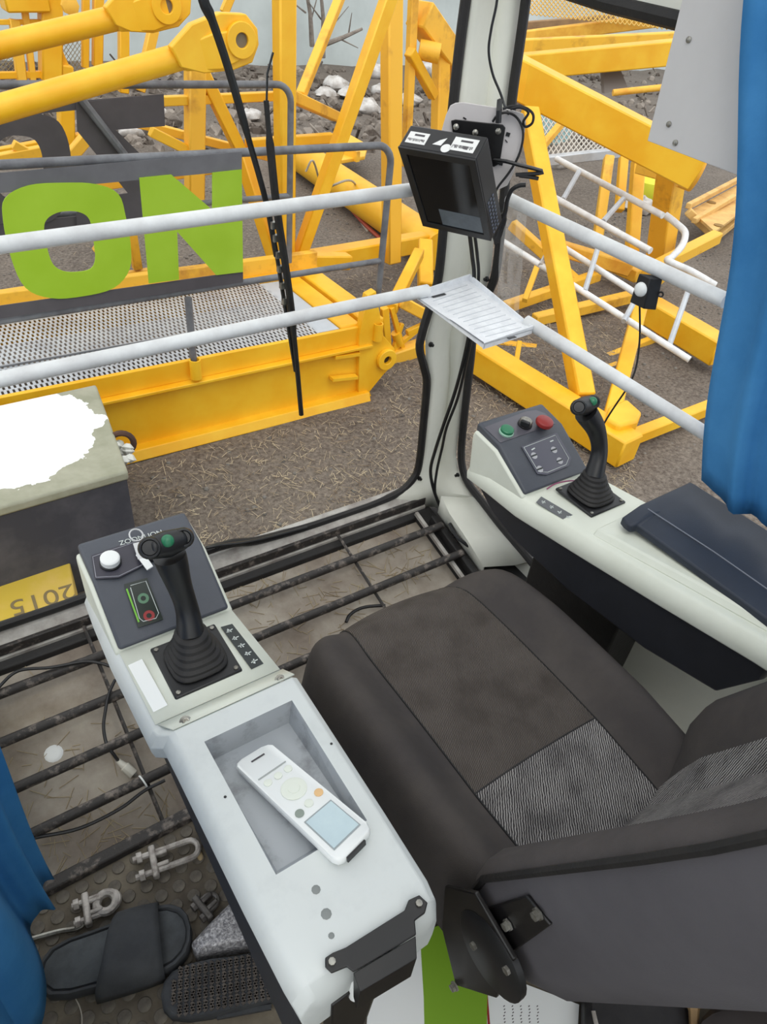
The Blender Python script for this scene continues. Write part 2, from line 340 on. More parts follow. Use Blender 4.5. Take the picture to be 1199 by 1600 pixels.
# ---------------------------------------------------------------- seat
ROLL = math.radians(0)
SXC, SHW = .742, .312
def seat_pt(u, v):
    k = max(0, (v - .62) / .38); hw = SHW * (1 - .24 * k ** 3.4) * (1 - .06 * max(0, (.25 - v) / .25))
    x = SXC + hw * u; y = .20 + .660 * v + .060 * (1 - u * u) * v
    au = abs(u); s_ = min(1, max(0, (au - .50) / .28)); s_ = s_ * s_ * (3 - 2 * s_)
    z = .432 + .05 * s_ * (1 - .35 * k) + .012 * math.sin(v * 3.1)
    r = max(0, (au - .80) / .20); z -= .16 * r ** 2.4
    r = max(0, (v - .80) / .20); z -= .13 * r ** 2.4
    return V((x, y, z))
def patch(u0, u1, v0, v1, n, k, dz=0):
    return M().grid([[seat_pt(u0 + (u1 - u0) * i / n, v0 + (v1 - v0) * j / k) + V((0, 0, dz)) for i in range(n + 1)] for j in range(k + 1)])
PANEL = stripes('brown_ribbed_seat_cloth', (62, 56, 52), (104, 97, 92), 95, 2.2, 20, bump=.4)
STRIPE = stripes('striped_grey_seat_cloth', (50, 47, 48), (160, 156, 153), 72, 3.2, 37, bump=.35)
STRIPE2 = stripes('striped_grey_back_cloth', (50, 47, 48), (160, 156, 153), 62, 2.6, 0, bump=.35, tilt=-45)
t = thing('operator_seat', 'charcoal cloth operator seat with striped rear panel and grey backrest shell', 'seat', (.74, .45, 0))
US, VS = .50, .262
obj('left_bolster', patch(-1, -US, 0, 1, 14, 40), BOLS, t, smooth=180, label='smooth charcoal side bolster nearest the grey tray console')
obj('right_bolster', patch(US, 1, 0, 1, 14, 40), BOLS, t, smooth=180, label='smooth charcoal side bolster nearest the black lidded console')
obj('front_panel', patch(-US, US, VS, 1, 22, 30, .0015), PANEL, t, smooth=180, label='brown ribbed front panel of the seat cushion')
obj('rear_panel', patch(-US, US, 0, VS, 22, 12, .0015), STRIPE, t, smooth=180, label='wavy striped rear panel of the seat cushion')
seam = M()
for u in (-US, US): seam.tube([seat_pt(u, i / 30) + V((0, 0, .0005)) for i in range(31)], .0022, 5)
seam.tube([seat_pt(-US + 2 * US * i / 12, VS) + V((0, 0, .0005)) for i in range(13)], .0022, 5)
obj('seam', seam, RUB, t)
lo = [seat_pt(math.cos(a) * .94, .5 + .47 * math.sin(a)) for a in [2 * math.pi * i / 40 for i in range(40)]]
def sq(a, e=.45): return math.copysign(abs(math.cos(a)) ** e, math.cos(a)), math.copysign(abs(math.sin(a)) ** e, math.sin(a))
ang = [2 * math.pi * i / 40 for i in range(40)]
obj('seat_pan', M().loft([[V((SXC + .29 * s * sq(a)[0], .485 + .27 * s * sq(a)[1], z)) for a in ang] for s, z in ((.82, .20), (.98, .27), (1, .33), (.9, .37))]), RUB, t)
obj('suspension_base', M().bb((.56, .26, .0), (.92, .72, .06)).bb((.60, .30, .06), (.88, .68, .21)), RUB, t, bevel=.01)
obj('skid_pipe', M().tube(cr([(1.18, .05, .17), (1.05, .22, .2), (.98, .34, .19), (.92, .5, .15)], 5), .011, 8), BLK, t)
# backrest: a reclined shell with deep side wings
D = V((0, -.375, .927)); NN = V((0, .927, .375)); B0 = V((0, .272, .50))
def bp(x, n, s): return V((x, 0, 0)) + B0 + NN * n + D * s
inner = [(.455, -.005), (.468, .012), (.50, .012), (.535, -.012), (.575, -.05), (.64, -.082), (.745, -.092), (.85, -.082), (.915, -.05), (.955, -.012), (.99, .012), (1.022, .012), (1.035, -.005)]
outer = [(1.04, -.012), (1.045, -.06), (1.035, -.13), (.99, -.182), (.90, -.20), (.745, -.205), (.59, -.20), (.50, -.182), (.455, -.13), (.445, -.06), (.45, -.012)]
outer = [(x, n * 1.16 if n < -.1 else n) for x, n in outer]
def ring_scale(p, s):                      # narrows toward the shoulders, tucks in at the foot
    x, n = p; k = max(0, (s - .45) / .4); f = 1 - .22 * k * k
    tk = max(0, (.0 - s) / .10); g = 1 - .30 * tk ** 2
    th = 1 - .18 * max(0, min(1, s / .6))
    tf_ = max(0, min(1, (.05 - s) / .12)) * max(0, min(1, (n + .10) / .10))
    return SXC + (x - SXC) * f * (1 - .10 * tk ** 2), (n + .08) * g * th - .08 + .02 * tk - .075 * tf_
ss = [-.115, -.10, -.07, -.03, .02, .08, .15, .25, .35, .45, .55, .65, .75, .82]
obj('back_shell', M().loft([[bp(*ring_scale(p, s), s) for p in outer] for s in ss], cap=False, closed=False), BACKS, t, smooth=60, label='grey cloth rear shell of the backrest')
wl_, wr_ = inner[:5], inner[8:]
si = [-.06, -.03, .02, .08, .15, .25, .35, .45, .55, .65, .75, .82]
for nm, pts, mt_, lb in (('left_wing', wl_, mat('worn_grey_wing_cloth', (86, 81, 80), (76, 72, 71), 8, .95, bump=.15, bscale=600, spec=.15), None), ('right_wing', wr_, BOLS, None), ('back_panel', inner[4:9], STRIPE2, 'striped front panel of the backrest')):
    obj(nm, M().loft([[bp(*ring_scale(p, s), s) for p in pts] for s in si], cap=False, closed=False), mt_, t, smooth=180, label=lb)
for q in ((.449, -.006), (1.04, -.006)): obj('piping', M().tube([bp(*ring_scale(q, s), s) for s in si], .006, 6), RUB, t)
obj('back_foot', M().loft([[bp(*ring_scale(p, -.115), -.115) + V((0, 0, 0)) for p in outer], [bp(SXC + (x - SXC) * .8, -.09, -.125) for x, n in outer]], cap=True), BACKS, t)
# recliner hinge on the left flank
h = obj('recliner_hinge', M().prism([PX(695, 1385, .425), PX(742, 1396, .425), PX(803, 1500, .425), PX(775, 1560, .425), PX(712, 1540, .425), PX(690, 1450, .425)], (.008, 0, 0)), BMET, t, bevel=.002, label='black steel recliner bracket bolted to the backrest')
obj('hinge_disc', M().lathe((.420, .168, .485), (1, 0, 0), [(.058, 0), (.066, .004), (.066, .014), (.05, .02)], 28), BLK, h)
obj('hinge_arm', M().prism([PX(750, 1422, .441), PX(822, 1400, .441), PX(860, 1446, .441), PX(802, 1488, .441), PX(770, 1470, .441)], (.006, 0, 0)), BMET, h, bevel=.002)
for px, py, x in ((795, 1444, .440), (842, 1427, .440), (745, 1474, .424), (712, 1540, .424), (797, 1512, .424)):
    p = PX(px, py, x); obj('bolt', M().lathe(p, (-1, 0, 0), [(.009, 0), (.009, .003), (.0065, .003), (.0065, .009), (.004, .0095)], 6), STEEL, h)

# ---------------------------------------------------------------- control consoles
def loft_console(xs, drop, zlow):
    rings = []
    for y, xl, xr, zt in xs:
        rings.append([V(p) for p in ((xl - .012, y, zt - drop), (xl - .016, y, zt - .032), (xl - .004, y, zt - .006), (xl + .006, y, zt), (xl + .035, y, zt), (xr - .028, y, zt), (xr - .008, y, zt), (xr + .002, y, zt - .008), (xr + .008, y, zt - .032), (xr + .006, y, zt - drop))])
    return rings
SLN = V((0, -.068, .117)).normalized(); 
def on_slope(px, py, x0y=(.835, .630), o=0): d = SLN.dot(V((0, x0y[0], x0y[1]))); return PN(px, py, SLN, d + o)
def head(root, xl, xr, y0, z0, mt):
    prf = [(y0, z0), (y0 + .117, z0 + .068), (y0 + .195, z0 + .083), (y0 + .203, z0 + .075), (y0 + .200, z0 + .05), (y0 + .117, z0 + .045), (y0 + .01, z0 - .012)]
    hd = obj('control_head', M().prism([V((xl, y, z)) for y, z in prf], (xr - xl, 0, 0)), mt, root, bevel=.008, seg=3, label='charcoal sloping control head')
    b = [(y0 - .0, z0 - .03), (y0 + .0, z0 - .008), (y0 + .117, z0 + .052), (y0 + .197, z0 + .062), (y0 + .203, z0 + .045), (y0 + .190, z0 - .06)]
    obj('head_casing', M().prism([V((xl - .007, y, z)) for y, z in b], (xr - xl + .014, 0, 0)), CREAM, root, bevel=.006)
    return hd
def plate(name, root, p4, n, th, mt, **k):  # thin plate on a surface
    n = V(n).normalized(); return obj(name, M().prism([V(p) for p in p4], n * th), mt, root, **k)
def joystick(root, c, bt, path, lbt, rbt, gbt):
    c = V(c); s = .0585
    pl = obj('boot_plate', M().bb(c + V((-s, -s, -.002)), c + V((s, s, .005))), BLK, root, bevel=.003)
    for i, j in ((-1, -1), (1, -1), (1, 1), (-1, 1)):
        obj('screw', M().lathe(c + V((i * .05, j * .05, .005)), (0, 0, 1), [(.004, 0), (.004, .002), (.002, .003)], 8), STEEL, pl)
    bt = V(bt); rings = []; n = 24
    L_ = [(0, .050), (.10, .049), (.16, .043), (.24, .047), (.30, .039), (.40, .042), (.46, .034), (.56, .037), (.62, .030), (.74, .033), (.80, .027), (.92, .029), (1.0, .024)]
    for tt, r in L_:
        o = (c + V((0, 0, .005))).lerp(bt, tt); e = .55 + .45 * tt
        rings.append([o + V((r * math.copysign(abs(math.cos(a)) ** e, math.cos(a)), r * math.copysign(abs(math.sin(a)) ** e, math.sin(a)), 0)) for a in [2 * math.pi * k / n for k in range(n)]])
    obj('rubber_boot', M().loft(rings), RUB, root, smooth=50, sub=1)
    P = cr([bt + V((0, 0, -.012))] + [V(p) for p in path], 5); k = len(P) - 1
    R = [.0222 + .0035 * math.sin(i / k * 5.2 + 2.6) for i in range(k + 1)]
    g = obj('joystick_grip', M().tube(P, R, 16), BLK, root, smooth=60)
    tp = V(path[-1]); l, r_, gb = V(lbt), V(rbt), V(gbt); d = (r_ - l).normalized()
    f = (EYE - tp).normalized(); f = (f + V((0, -.2, .25))).normalized()
    obj('grip_head', M().tube([l - f * .012 - d * .004, (l + r_) / 2 - f * .016 + V((0, 0, -.002)), r_ - f * .012 + d * .004], [.0165, .0215, .0165], 16), BLK, g, bevel=.006, seg=3)
    for q, rr_ in ((l, .0165), (r_, .0155)):
        b = obj('thumb_button', M().lathe(q - f * .004, f, [(rr_, -.012), (rr_ + .001, 0), (rr_ - .001, .005), (rr_ - .004, .006), (rr_ - .005, .003), (rr_ - .0055, .004), (0.0005, .0045)], 20), BLK, g)
    obj('green_thumb_button', M().lathe(gb - f * .004, f, [(.010, -.004), (.010, .003), (.008, .006), (.004, .008), (.0005, .0085)], 16), GRN, g, label='green thumb button')
def dome_button(root, p, n, r, mt, name, label, collar=BLK, h=.010):
    b = obj(name + '_collar', M().lathe(p, n, [(r + .002, 0), (r + .002, .004), (r, .006)], 20), collar, root)
    obj(name, M().lathe(V(p) + V(n).normalized() * .004, n, [(r, 0), (r, h), (r - .002, h + .002), (r - .004, h + .0022), (.0005, h + .0022)], 20), mt, b, label=label)
    return b

# left console, with its storage tray
t = thing('control_console', 'pale grey left control console with an open storage tray and white button', 'console', (.24, .6, 0))
lc = t
xs = [(1.03, .136, .322, .600), (.95, .131, .330, .612), (.835, .128, .337, .620), (.668, .132, .352, .620), (.655, .134, .356, .624), (.632, .146, .358, .645), (.592, .147, .357, .646), (.365, .150, .354, .646), (.258, .153, .351, .646), (.236, .156, .349, .640), (.222, .160, .343, .622), (.218, .164, .338, .590)]
rg = loft_console(xs, .062, .5)
obj('console_body', M().loft(rg, skip={(6, 4)}), CREAM2, t, bevel=.0035, seg=2, smooth=35)
tf = [V((.188, .592, .646)), V((.329, .592, .646)), V((.326, .365, .646)), V((.185, .365, .646))]
tf = [rg[6][4], rg[6][5], rg[7][5], rg[7][4]]
bt = [V((tf[0].x + .008, .586, .598)), V((tf[1].x - .008, .586, .598)), V((tf[2].x - .008, .378, .622)), V((tf[3].x + .008, .378, .622))]
obj('tray_well', M().add(tf + bt, [(0, 1, 5, 4), (1, 2, 6, 5), (2, 3, 7, 6), (3, 0, 4, 7), (4, 5, 6, 7)]), mat('smudged_tray_grey', (168, 172, 176), (112, 114, 116), 16, .6, lo=.5, hi=.75), t, smooth=0)
obj('deck_panel', M().add([V((.131, .835, .6215)), V((.334, .835, .6215)), V((.349, .672, .6215)), V((.134, .672, .6215))], [(0, 1, 2, 3)]), CREAM, t, solid=.002)
obj('step_panel', M().add([V((.137, .669, .6225)), V((.353, .669, .6225)), V((.356, .634, .6462)), V((.150, .634, .6462))], [(0, 1, 2, 3)]), CREAM, t, solid=.002)
obj('console_base', M().hexa([V((.14, .24, .44)), V((.33, .24, .44)), V((.32, .98, .50)), V((.145, .98, .50)), V((.146, .222, .60)), V((.345, .222, .60)), V((.325, 1.0, .57)), V((.138, 1.0, .57))]), SKIRT, t, bevel=.01)
obj('pedestal', M().bb((.20, .62, .0), (.31, .80, .47)), RUB, t, bevel=.008)
hd = head(t, .132, .331, .835, .628, DGREY)
for px, py in ((290, 1128), (438, 1063)):
    p = PZ(px, py, .638); n = V((0, -.45, .9))
    b = obj('cap_bolt', M().lathe(p, n, [(.0095, 0), (.0095, .002), (.006, .0035), (.006, .008), (.005, .009), (.003, .009), (.003, .006)], 14), STEEL, t)
for px, py in ((352, 1245), (518, 1162)): obj('screw_hole', M().lathe(PZ(px, py, .6465), (0, 0, 1), [(.0022, 0), (.0018, .0006)], 8), BLK, t)
for px, py, r in ((494, 1390, .006), (510, 1428, .007), (518, 1462, .004)):
    obj('grease_spot', M().lathe(PZ(px, py, .6463), (0, 0, 1), [(r, 0), (r * .8, .0005), (r * .3, .0006)], 9), mat('grease_spot', (128, 132, 130), rough=.5), t)
# decals and strips
b = plate('white_strip', t, [PZ(*p, .6235) for p in ((200, 1040), (222, 1030), (262, 1102), (240, 1113))], (0, 0, 1), .0006, WHT, label='blank white paper strip')
DEC = mat('decal_black', (38, 44, 44), rough=.35); MARK = mat('decal_white', (206, 212, 208), rough=.6)
b = plate('label_strip', t, [PZ(*p, .6235) for p in ((345, 980), (363, 975), (412, 1037), (393, 1046))], (0, 0, 1), .0006, DEC, label='dark strip of white pictograms')
def glyphs(parent, a, b_, n, sz, up=(0, 0, 1), mt=MARK, seed=1):
    a, b_ = V(a), V(b_); d = (b_ - a).normalized(); u = V(up).normalized(); s = u.cross(d).normalized(); rnd = random.Random(seed); mm = M()
    for k in range(n):
        c = a.lerp(b_, (k + .5) / n) + u * .0012
        mm.bar(c - d * sz + s * rnd.uniform(-.4, .4) * sz, c + d * sz + s * rnd.uniform(-.4, .4) * sz, .0018, .0005, up)
        mm.bar(c - s * sz * 1.3 + d * rnd.uniform(-.5, .5) * sz, c + s * sz * 1.3, .0018, .0005, up)
        mm.bar(c - s * sz * .6 - d * sz * .6, c - s * sz * .6 + d * sz * .7, .0016, .0005, up)
    obj('pictogram_marks', mm, mt, parent, smooth=0)
glyphs(b, PZ(354, 980, .6235), PZ(403, 1040, .6235), 5, .0048)
b = plate('signal_decal', t, [on_slope(*p, o=.001) for p in ((194, 913), (230, 903), (255, 968), (216, 981))], SLN, .0008, mat('decal_dark_green', (20, 34, 26), rough=.3), label='black decal with a green and a red ring')
obj('green_line', M().bar(on_slope(198, 920, o=.002), on_slope(217, 972, o=.002), .0028, .0006, SLN), mat('lime_line', (120, 190, 60), rough=.5), b)
obj('decal_outline', M().tube([on_slope(*p, o=.002) for p in ((204, 915), (228, 908), (248, 958), (244, 966), (224, 971), (218, 966), (204, 918))], .0007, 4), MARK, b)
for px, py, c in ((224, 935, (90, 130, 100)), (233, 962, (150, 44, 44))): 
    obj('signal_ring', M().lathe(on_slope(px, py, o=.0018), SLN, [(.0095, 0), (.0095, .0006), (.0045, .0006), (.0045, .0)], 16, cap=False), mat('ring_ink_%d' % c[0], c, rough=.5), b)
TPN = V((0, -.015, .078)).normalized()
def on_top(px, py, zz=(.952, .696), o=0): return PN(px, py, TPN, TPN.dot(V((0, zz[0], zz[1]))) + o)
dome_button(t, on_top(173, 880, o=.001), TPN, .0165, WHT, 'push_button', 'white round push button', h=.012)
b = plate('switch_plate', t, [on_top(*p, o=.001) for p in ((148, 905), (143, 868), (228, 838), (282, 826), (300, 846), (270, 862), (185, 903))], TPN, .0006, mat('decal_charcoal', (62, 60, 70), rough=.3))
obj('decal_outline', M().tube([on_top(*p, o=.002) for p in ((150, 902), (145, 870), (228, 841), (280, 829), (296, 847), (268, 860), (186, 900), (150, 902))], .0008, 4), mat('decal_grey', (150, 150, 158), rough=.5), b)
dome_button(t, on_top(236, 868, o=.001), TPN, .012, STEEL, 'key_switch', 'steel key switch', h=.008)
a, c_ = on_top(178, 852, o=.002), on_top(262, 829, o=.002)
text('maker_text', 'ZOOMLION', MARK, b, a.lerp(c_, .5), c_ - a, on_top(220, 820) - on_top(225, 850), .0145)
# black hat bracket bolted across the rear of the tray box
zb = .648
bk = obj('rear_bracket', M().prism([PZ(*p, zb) for p in ((508, 1498), (520, 1490), (540, 1482), (632, 1424), (638, 1408), (655, 1400), (668, 1412), (664, 1428), (648, 1440), (650, 1462), (552, 1520), (542, 1512), (518, 1522), (508, 1512))], (0, 0, .004)), BMET, t, bevel=.0012, label='black steel hat bracket across the console end')
obj('bracket_skirt', M().hexa([PZ(552, 1520, zb), PZ(650, 1462, zb), PZ(650, 1462, zb) + V((-.012, -.02, -.005)), PZ(552, 1520, zb) + V((-.002, -.02, -.005)), PZ(552, 1520, zb) + V((.0, -.008, -.06)), PZ(650, 1462, zb) + V((-.01, -.008, -.06)), PZ(650, 1462, zb) + V((-.014, -.022, -.06)), PZ(552, 1520, zb) + V((-.004, -.022, -.06))]), BMET, bk, bevel=.001)
for px, py in ((519, 1503), (655, 1412)): obj('bolt', M().lathe(PZ(px, py, zb + .004), (0, 0, 1), [(.0045, 0), (.0045, .003), (.002, .0035)], 8), STEEL, bk)
obj('white_peg', M().tube([PZ(556, 1528, .60), PZ(555, 1556, .565)], [.008, .009], 10), WHT, t, bevel=.003)
obj('rear_prop', M().hexa([V((.195, .205, .28)), V((.235, .205, .28)), V((.235, .235, .28)), V((.195, .235, .28)), V((.185, .215, .58)), V((.26, .215, .58)), V((.26, .235, .58)), V((.185, .235, .58))]), BMET, t, bevel=.002)
joystick(t, (.235, .757, .622), (.237, .775, .680), [PY(292, 950, .80), PY(277, 905, .812), PY(265, 868, .820)], PY(234, 856, .805), PY(287, 840, .812), PY(262, 845, .805))

# right console, with its dark padded lid
t = thing('control_console', 'cream right control console with a navy lid and red stop knob', 'console', (1.22, .6, 0)); rc = t
xs = [(1.03, 1.078, 1.285, .600), (.95, 1.070, 1.290, .612), (.835, 1.066, 1.295, .620), (.668, 1.086, 1.315, .632), (.45, 1.112, 1.37, .650), (.26, 1.138, 1.375, .666), (.08, 1.160, 1.375, .676), (.03, 1.17, 1.37, .64)]
obj('console_body', M().loft(loft_console(xs, .055, .5)), CREAM, t, bevel=.0035, smooth=35)
obj('armrest_ledge', M().loft([[V((xa, y, za)), V((xa + .012, y, za + .016)), V((1.30, y, za + .022)), V((1.30, y, za - .01))] for y, xa, za in ((.655, 1.098, .631), (.45, 1.130, .649), (.26, 1.158, .665), (.08, 1.18, .675))]), CREAM, t, bevel=.004)
obj('console_base', M().loft([[V((xa, y, za)), V((xa + .012, y, zb_)), V((1.33, y, zb_)), V((1.33, y, za))] for y, xa, za, zb_ in ((1.0, 1.072, .57, .535), (.93, 1.066, .578, .50), (.84, 1.064, .583, .480), (.66, 1.082, .595, .455), (.45, 1.108, .610, .452), (.29, 1.128, .622, .475), (.235, 1.14, .627, .57))]), SKIRT, t, bevel=.006)
obj('pedestal', M().bb((1.20, .56, 0), (1.33, .86, .5)), RUB, t, bevel=.008)
ld = obj('lid', M().loft([[V(p) for p in ((xa, y, za - .022), (xa, y, za - .004), (xa + .052, y, za + .012), (1.375, y, za + .016), (1.375, y, za - .022))] for y, xa, za in ((.632, 1.150, .684), (.615, 1.142, .686), (.6, 1.142, .686), (.595, 1.158, .686), (.45, 1.158, .690), (.26, 1.160, .692), (.05, 1.162, .694))]), NAVY, t, bevel=.006, smooth=35, label='navy black padded lid')
obj('lid_seam', M().tube([V((1.150 + .052, .612, .6985)), V((1.210, .45, .7025)), V((1.212, .26, .7045)), V((1.214, .05, .7065))], .0016, 5), mat('lid_seam_grey', (120, 124, 134), rough=.5), ld)
chalk = mat('chalk_scuff', (128, 134, 142), rough=.9)
for px, py in ((1094, 771), (1117, 783)):
    c = PZ(px, py, .699); mm = M(); rnd = random.Random(px)
    for k in range(7): mm.lathe(c + V((rnd.gauss(0, .007), rnd.gauss(0, .007), 0)), (0, 0, 1), [(.0035, 0), (.002, .0006)], 6)
    obj('chalk_scuff', mm, chalk, ld)
hd = head(t, 1.070, 1.283, .835, .628, DGREY)
b = plate('label_strip', t, [PZ(*p, .627) for p in ((846, 776), (838, 785), (904, 827), (914, 816))], (0, 0, 1), .0007, mat('decal_grey_strip', (96, 98, 100), rough=.5), label='grey strip of white pictograms')
glyphs(b, PZ(843, 781, .627), PZ(908, 821, .627), 5, .0050, seed=5)
q = on_slope
b = plate('icon_decal', t, [q(*p, o=.001) for p in ((815, 698), (870, 676), (893, 715), (889, 728), (855, 742), (840, 741))], SLN, .0007, mat('decal_slate', (84, 84, 96), rough=.3), label='slate decal with four pale rings')
obj('decal_outline', M().tube([q(*p, o=.002) for p in ((819, 699), (868, 680), (889, 716), (885, 726), (856, 738), (842, 737), (819, 699))], .0007, 4), MARK, b)
for px, py in ((835, 712), (844, 733), (866, 703), (875, 720)):
    obj('icon_ring', M().lathe(q(px, py, o=.0018), SLN, [(.0088, 0), (.0088, .0006), (.0, .0006)], 16), mat('icon_pale', (176, 176, 180), rough=.6), b)
    obj('icon_bar', M().bar(q(px - 4, py + 1, o=.0026), q(px + 4, py - 2, o=.0026), .004, .0005, SLN), DEC, b)
for m1, m2 in (((831, 703), (836, 700)), ((860, 690), (865, 688))): obj('icon_mark', M().bar(q(*m1, o=.0022), q(*m2, o=.0022), .003, .0005, SLN), MARK, b)
def ont(px, py, o=0): return on_top(px, py, o=o)
plate('switch_plate', t, [ont(*p, o=.001) for p in ((757, 668), (782, 692), (868, 662), (852, 646), (838, 641), (822, 643))], TPN, .0006, mat('decal_smoke', (92, 90, 98), rough=.3))
dome_button(t, ont(791, 676, .001), TPN, .0165, GRN, 'start_button', 'green push button', collar=mat('pale_green_collar', (150, 190, 168), rough=.4), h=.008)
b = dome_button(t, ont(820, 664, .001), TPN, .0165, STEEL, 'selector_switch', 'chrome selector switch with a black knob', h=.009)
p = ont(820, 664, .013); obj('selector_knob', M().box(p + TPN * .004, (.010, .024, .016), Matrix.Rotation(.4, 3, 'Z')), BLK, b, bevel=.003)
b = dome_button(t, ont(849, 664, .001), TPN, .014, RED, 'stop_stem', 'red stop knob', h=.014)
p = ont(849, 664, .016); obj('stop_knob', M().lathe(p, TPN, [(.014, 0), (.021, .004), (.0225, .009), (.021, .014), (.016, .017), (.0005, .0175)], 22), RED, b, label='red mushroom stop knob')
obj('loose_wire', M().tube(cr([PZ(855, 764, .625), PZ(868, 756, .632), PZ(885, 752, .636), PZ(899, 751, .63)], 5), .0016, 6), mat('violet_wire', (150, 70, 110), rough=.5), t)
joystick(t, (1.203, .757, .630), (1.207, .768, .690), [PY(937, 705, .79), PY(932, 672, .808), PY(916, 645, .825)], PY(905, 636, .812), PY(927, 628, .825), PY(927, 627, .815))

# ---------------------------------------------------------------- rails, tray shelf, monitor, cables
def rail(label, pts, r=.0155):
    o = obj('hand_rail', M().tube(pts, r, 14), WTUBE); return tag(o, label, 'rail', 'white guard rails inside the cab windows')
rail('upper white guard rail across the front window', [PY(-90, 395, 1.428), PY(0, 383, 1.428), PY(640, 297, 1.428), PY(690, 290, 1.428)])
lr = rail('lower white guard rail across the front window, below the lime letters', [PY(-90, 612, 1.335), PY(0, 593, 1.335), PY(653, 457, 1.335), PY(668, 454, 1.335)])
rail('upper white guard rail across the side window, holding the sensor', [PX(796, 311, 1.352), PX(809, 318, 1.352), PX(1115, 461, 1.352), PX(1135, 470, 1.352)])
rail('lower white guard rail across the side window, behind the right joystick', [PX(822, 502, 1.245), PX(835, 510, 1.25), PX(1094, 672, 1.352), PX(1120, 688, 1.36)])
t = thing('corner_shelf', 'white metal tray shelf bolted across the corner pillar', 'shelf', PZ(740, 490, .88))
zt = .902
c4 = [PZ(652, 464, zt), PZ(733, 437, zt), PZ(833, 514, zt), PZ(757, 537, zt)]
WMET = mat('scratched_white_metal', (238, 240, 243), (222, 224, 228), 30, .4)
obj('shelf_plate', M().prism([p + V((0, 0, -.003)) for p in c4], (0, 0, .003)), WMET, t)
up = V((0, 0, .016)); dn = V((0, 0, -.012))
obj('back_lip', M().prism([c4[0], c4[1], c4[1] + up, c4[0] + up], (c4[3] - c4[0]).normalized() * .003), WMET, t)
obj('wall_lip', M().prism([c4[1], c4[2], c4[2] + up * .4, c4[1] + up], (c4[0] - c4[1]).normalized() * .003), WMET, t)
obj('front_lip', M().prism([c4[2] + up * .5, c4[3] + up * .1, c4[3] + dn * 1.2, c4[2] + dn], (c4[1] - c4[2]).normalized() * .003), WMET, t)
obj('side_lip', M().prism([c4[3], c4[0], c4[0] + dn * .5, c4[3] + dn], (c4[2] - c4[3]).normalized() * .003), WMET, t)
ln = M()
for k in range(1, 13):
    a = k / 13; ln.bar(c4[0].lerp(c4[3], a) + V((0, 0, .0006)) + (c4[1] - c4[0]) * .12, c4[1].lerp(c4[2], a) + V((0, 0, .0006)) - (c4[1] - c4[0]) * .12, .0012, .0012)
obj('pressed_ribs', ln, mat('rib_grey', (196, 200, 206), rough=.4), t, kind='stuff')
for (px, py, qx, qy) in ((676, 464, 696, 459), (794, 529, 806, 526)):
    p, q = PZ(px, py, zt + .0018), PZ(qx, qy, zt + .0018); obj('slot', M().bar(p, q, .008, .001), BLK, t)

MC = V((1.1081, 1.3023, 1.1758)); from mathutils import Euler
MR = Euler((.631, -.0588, -1.1469), 'XYZ').to_matrix(); MW, MH, MDp = .185, .240, .0605
def mp(x, y, z): return MC + MR @ V((x * MW / 2, y * MDp / 2, z * MH / 2))
t = thing('monitor', 'black boxy video monitor with two barcode stickers on its top edge', 'monitor', MC - V((0, 0, .1)))
bl = M(); bl.hexa([mp(-1, -.92, -1), mp(1, -.92, -1), mp(1, 1, -1), mp(-1, 1, -1), mp(-1, -.92, 1), mp(1, -.92, 1), mp(1, 1, 1), mp(-1, 1, 1)])
obj('monitor_case', bl, BLK, t, bevel=.003)
def mq(x0, x1, z0, z1, y=-1.0): return [mp(x0, y, z0), mp(x1, y, z0), mp(x1, y, z1), mp(x0, y, z1)]
nf = MR @ V((0, -1, 0))
obj('bezel', M().band(mq(-1, 1, -1, 1, -.92), mq(-.82, .82, -.86, .86, -.92), nf * .005), BLK, t, bevel=.001)
obj('screen', M().prism(mq(-.83, .83, -.87, .87, -.93), nf * .0015), mat('black_gloss_screen', (12, 13, 15), rough=.12, spec=.35), t)
obj('screen_film', M().prism(mq(-.36, .80, -.84, -.42, -.97), nf * .0008), mat('grey_screen_film', (104, 114, 122), (84, 92, 100), 14, .35), t, label='crumpled pale protective film on the lower screen')
vm = M()
for k in range(9):
    for j in range(3):
        z = -.9 + k * .095; y = -.5 + j * .38; vm.box(mp(1.005, y, z), (.003, .006, .004), MR)
obj('vents', vm, mat('vent_grey', (92, 98, 112), rough=.5), t, kind='stuff')
nu = MR @ V((0, 0, 1))
STK = mat('white_sticker', (226, 226, 224), rough=.5); INK = mat('sticker_ink', (70, 66, 70), rough=.6)
def sticker(x0, x1, y0, y1, seed):
    s_ = obj('sticker', M().prism([mp(x0, y0, 1), mp(x1, y0, 1), mp(x1, y1, 1), mp(x0, y1, 1)], nu * .0006), STK, t, label='white barcode sticker'); mm = M(); rnd = random.Random(seed)
    for k in range(14):
        x = x0 + (x1 - x0) * (k + 1) / 16; yy = y0 + (y1 - y0) * .42
        mm.bar(mp(x, yy, 1) + nu * .0008, mp(x, yy - (y1 - y0) * rnd.uniform(.12, .26), 1) + nu * .0008, rnd.choice((.0012, .002, .003)), .0003, nu)
    mm.bar(mp(x0 + (x1 - x0) * .3, y0 + (y1 - y0) * .75, 1) + nu * .0008, mp(x0 + (x1 - x0) * .8, y0 + (y1 - y0) * .75, 1) + nu * .0008, .005, .0003, nu)
    obj('barcode', mm, INK, s_, kind='stuff')
sticker(-.90, -.38, -.55, .45, 1); sticker(.26, .86, -.55, .60, 2)
obj('torn_sticker', M().prism([mp(-.20, -.35, 1), mp(.02, -.35, 1), mp(.08, .35, 1), mp(-.06, .10, 1)], nu * .0006), STK, t)
obj('round_sticker', M().lathe(mp(.17, -.5, 1), nu, [(.011, 0), (.011, .0006)], 20), STK, t)
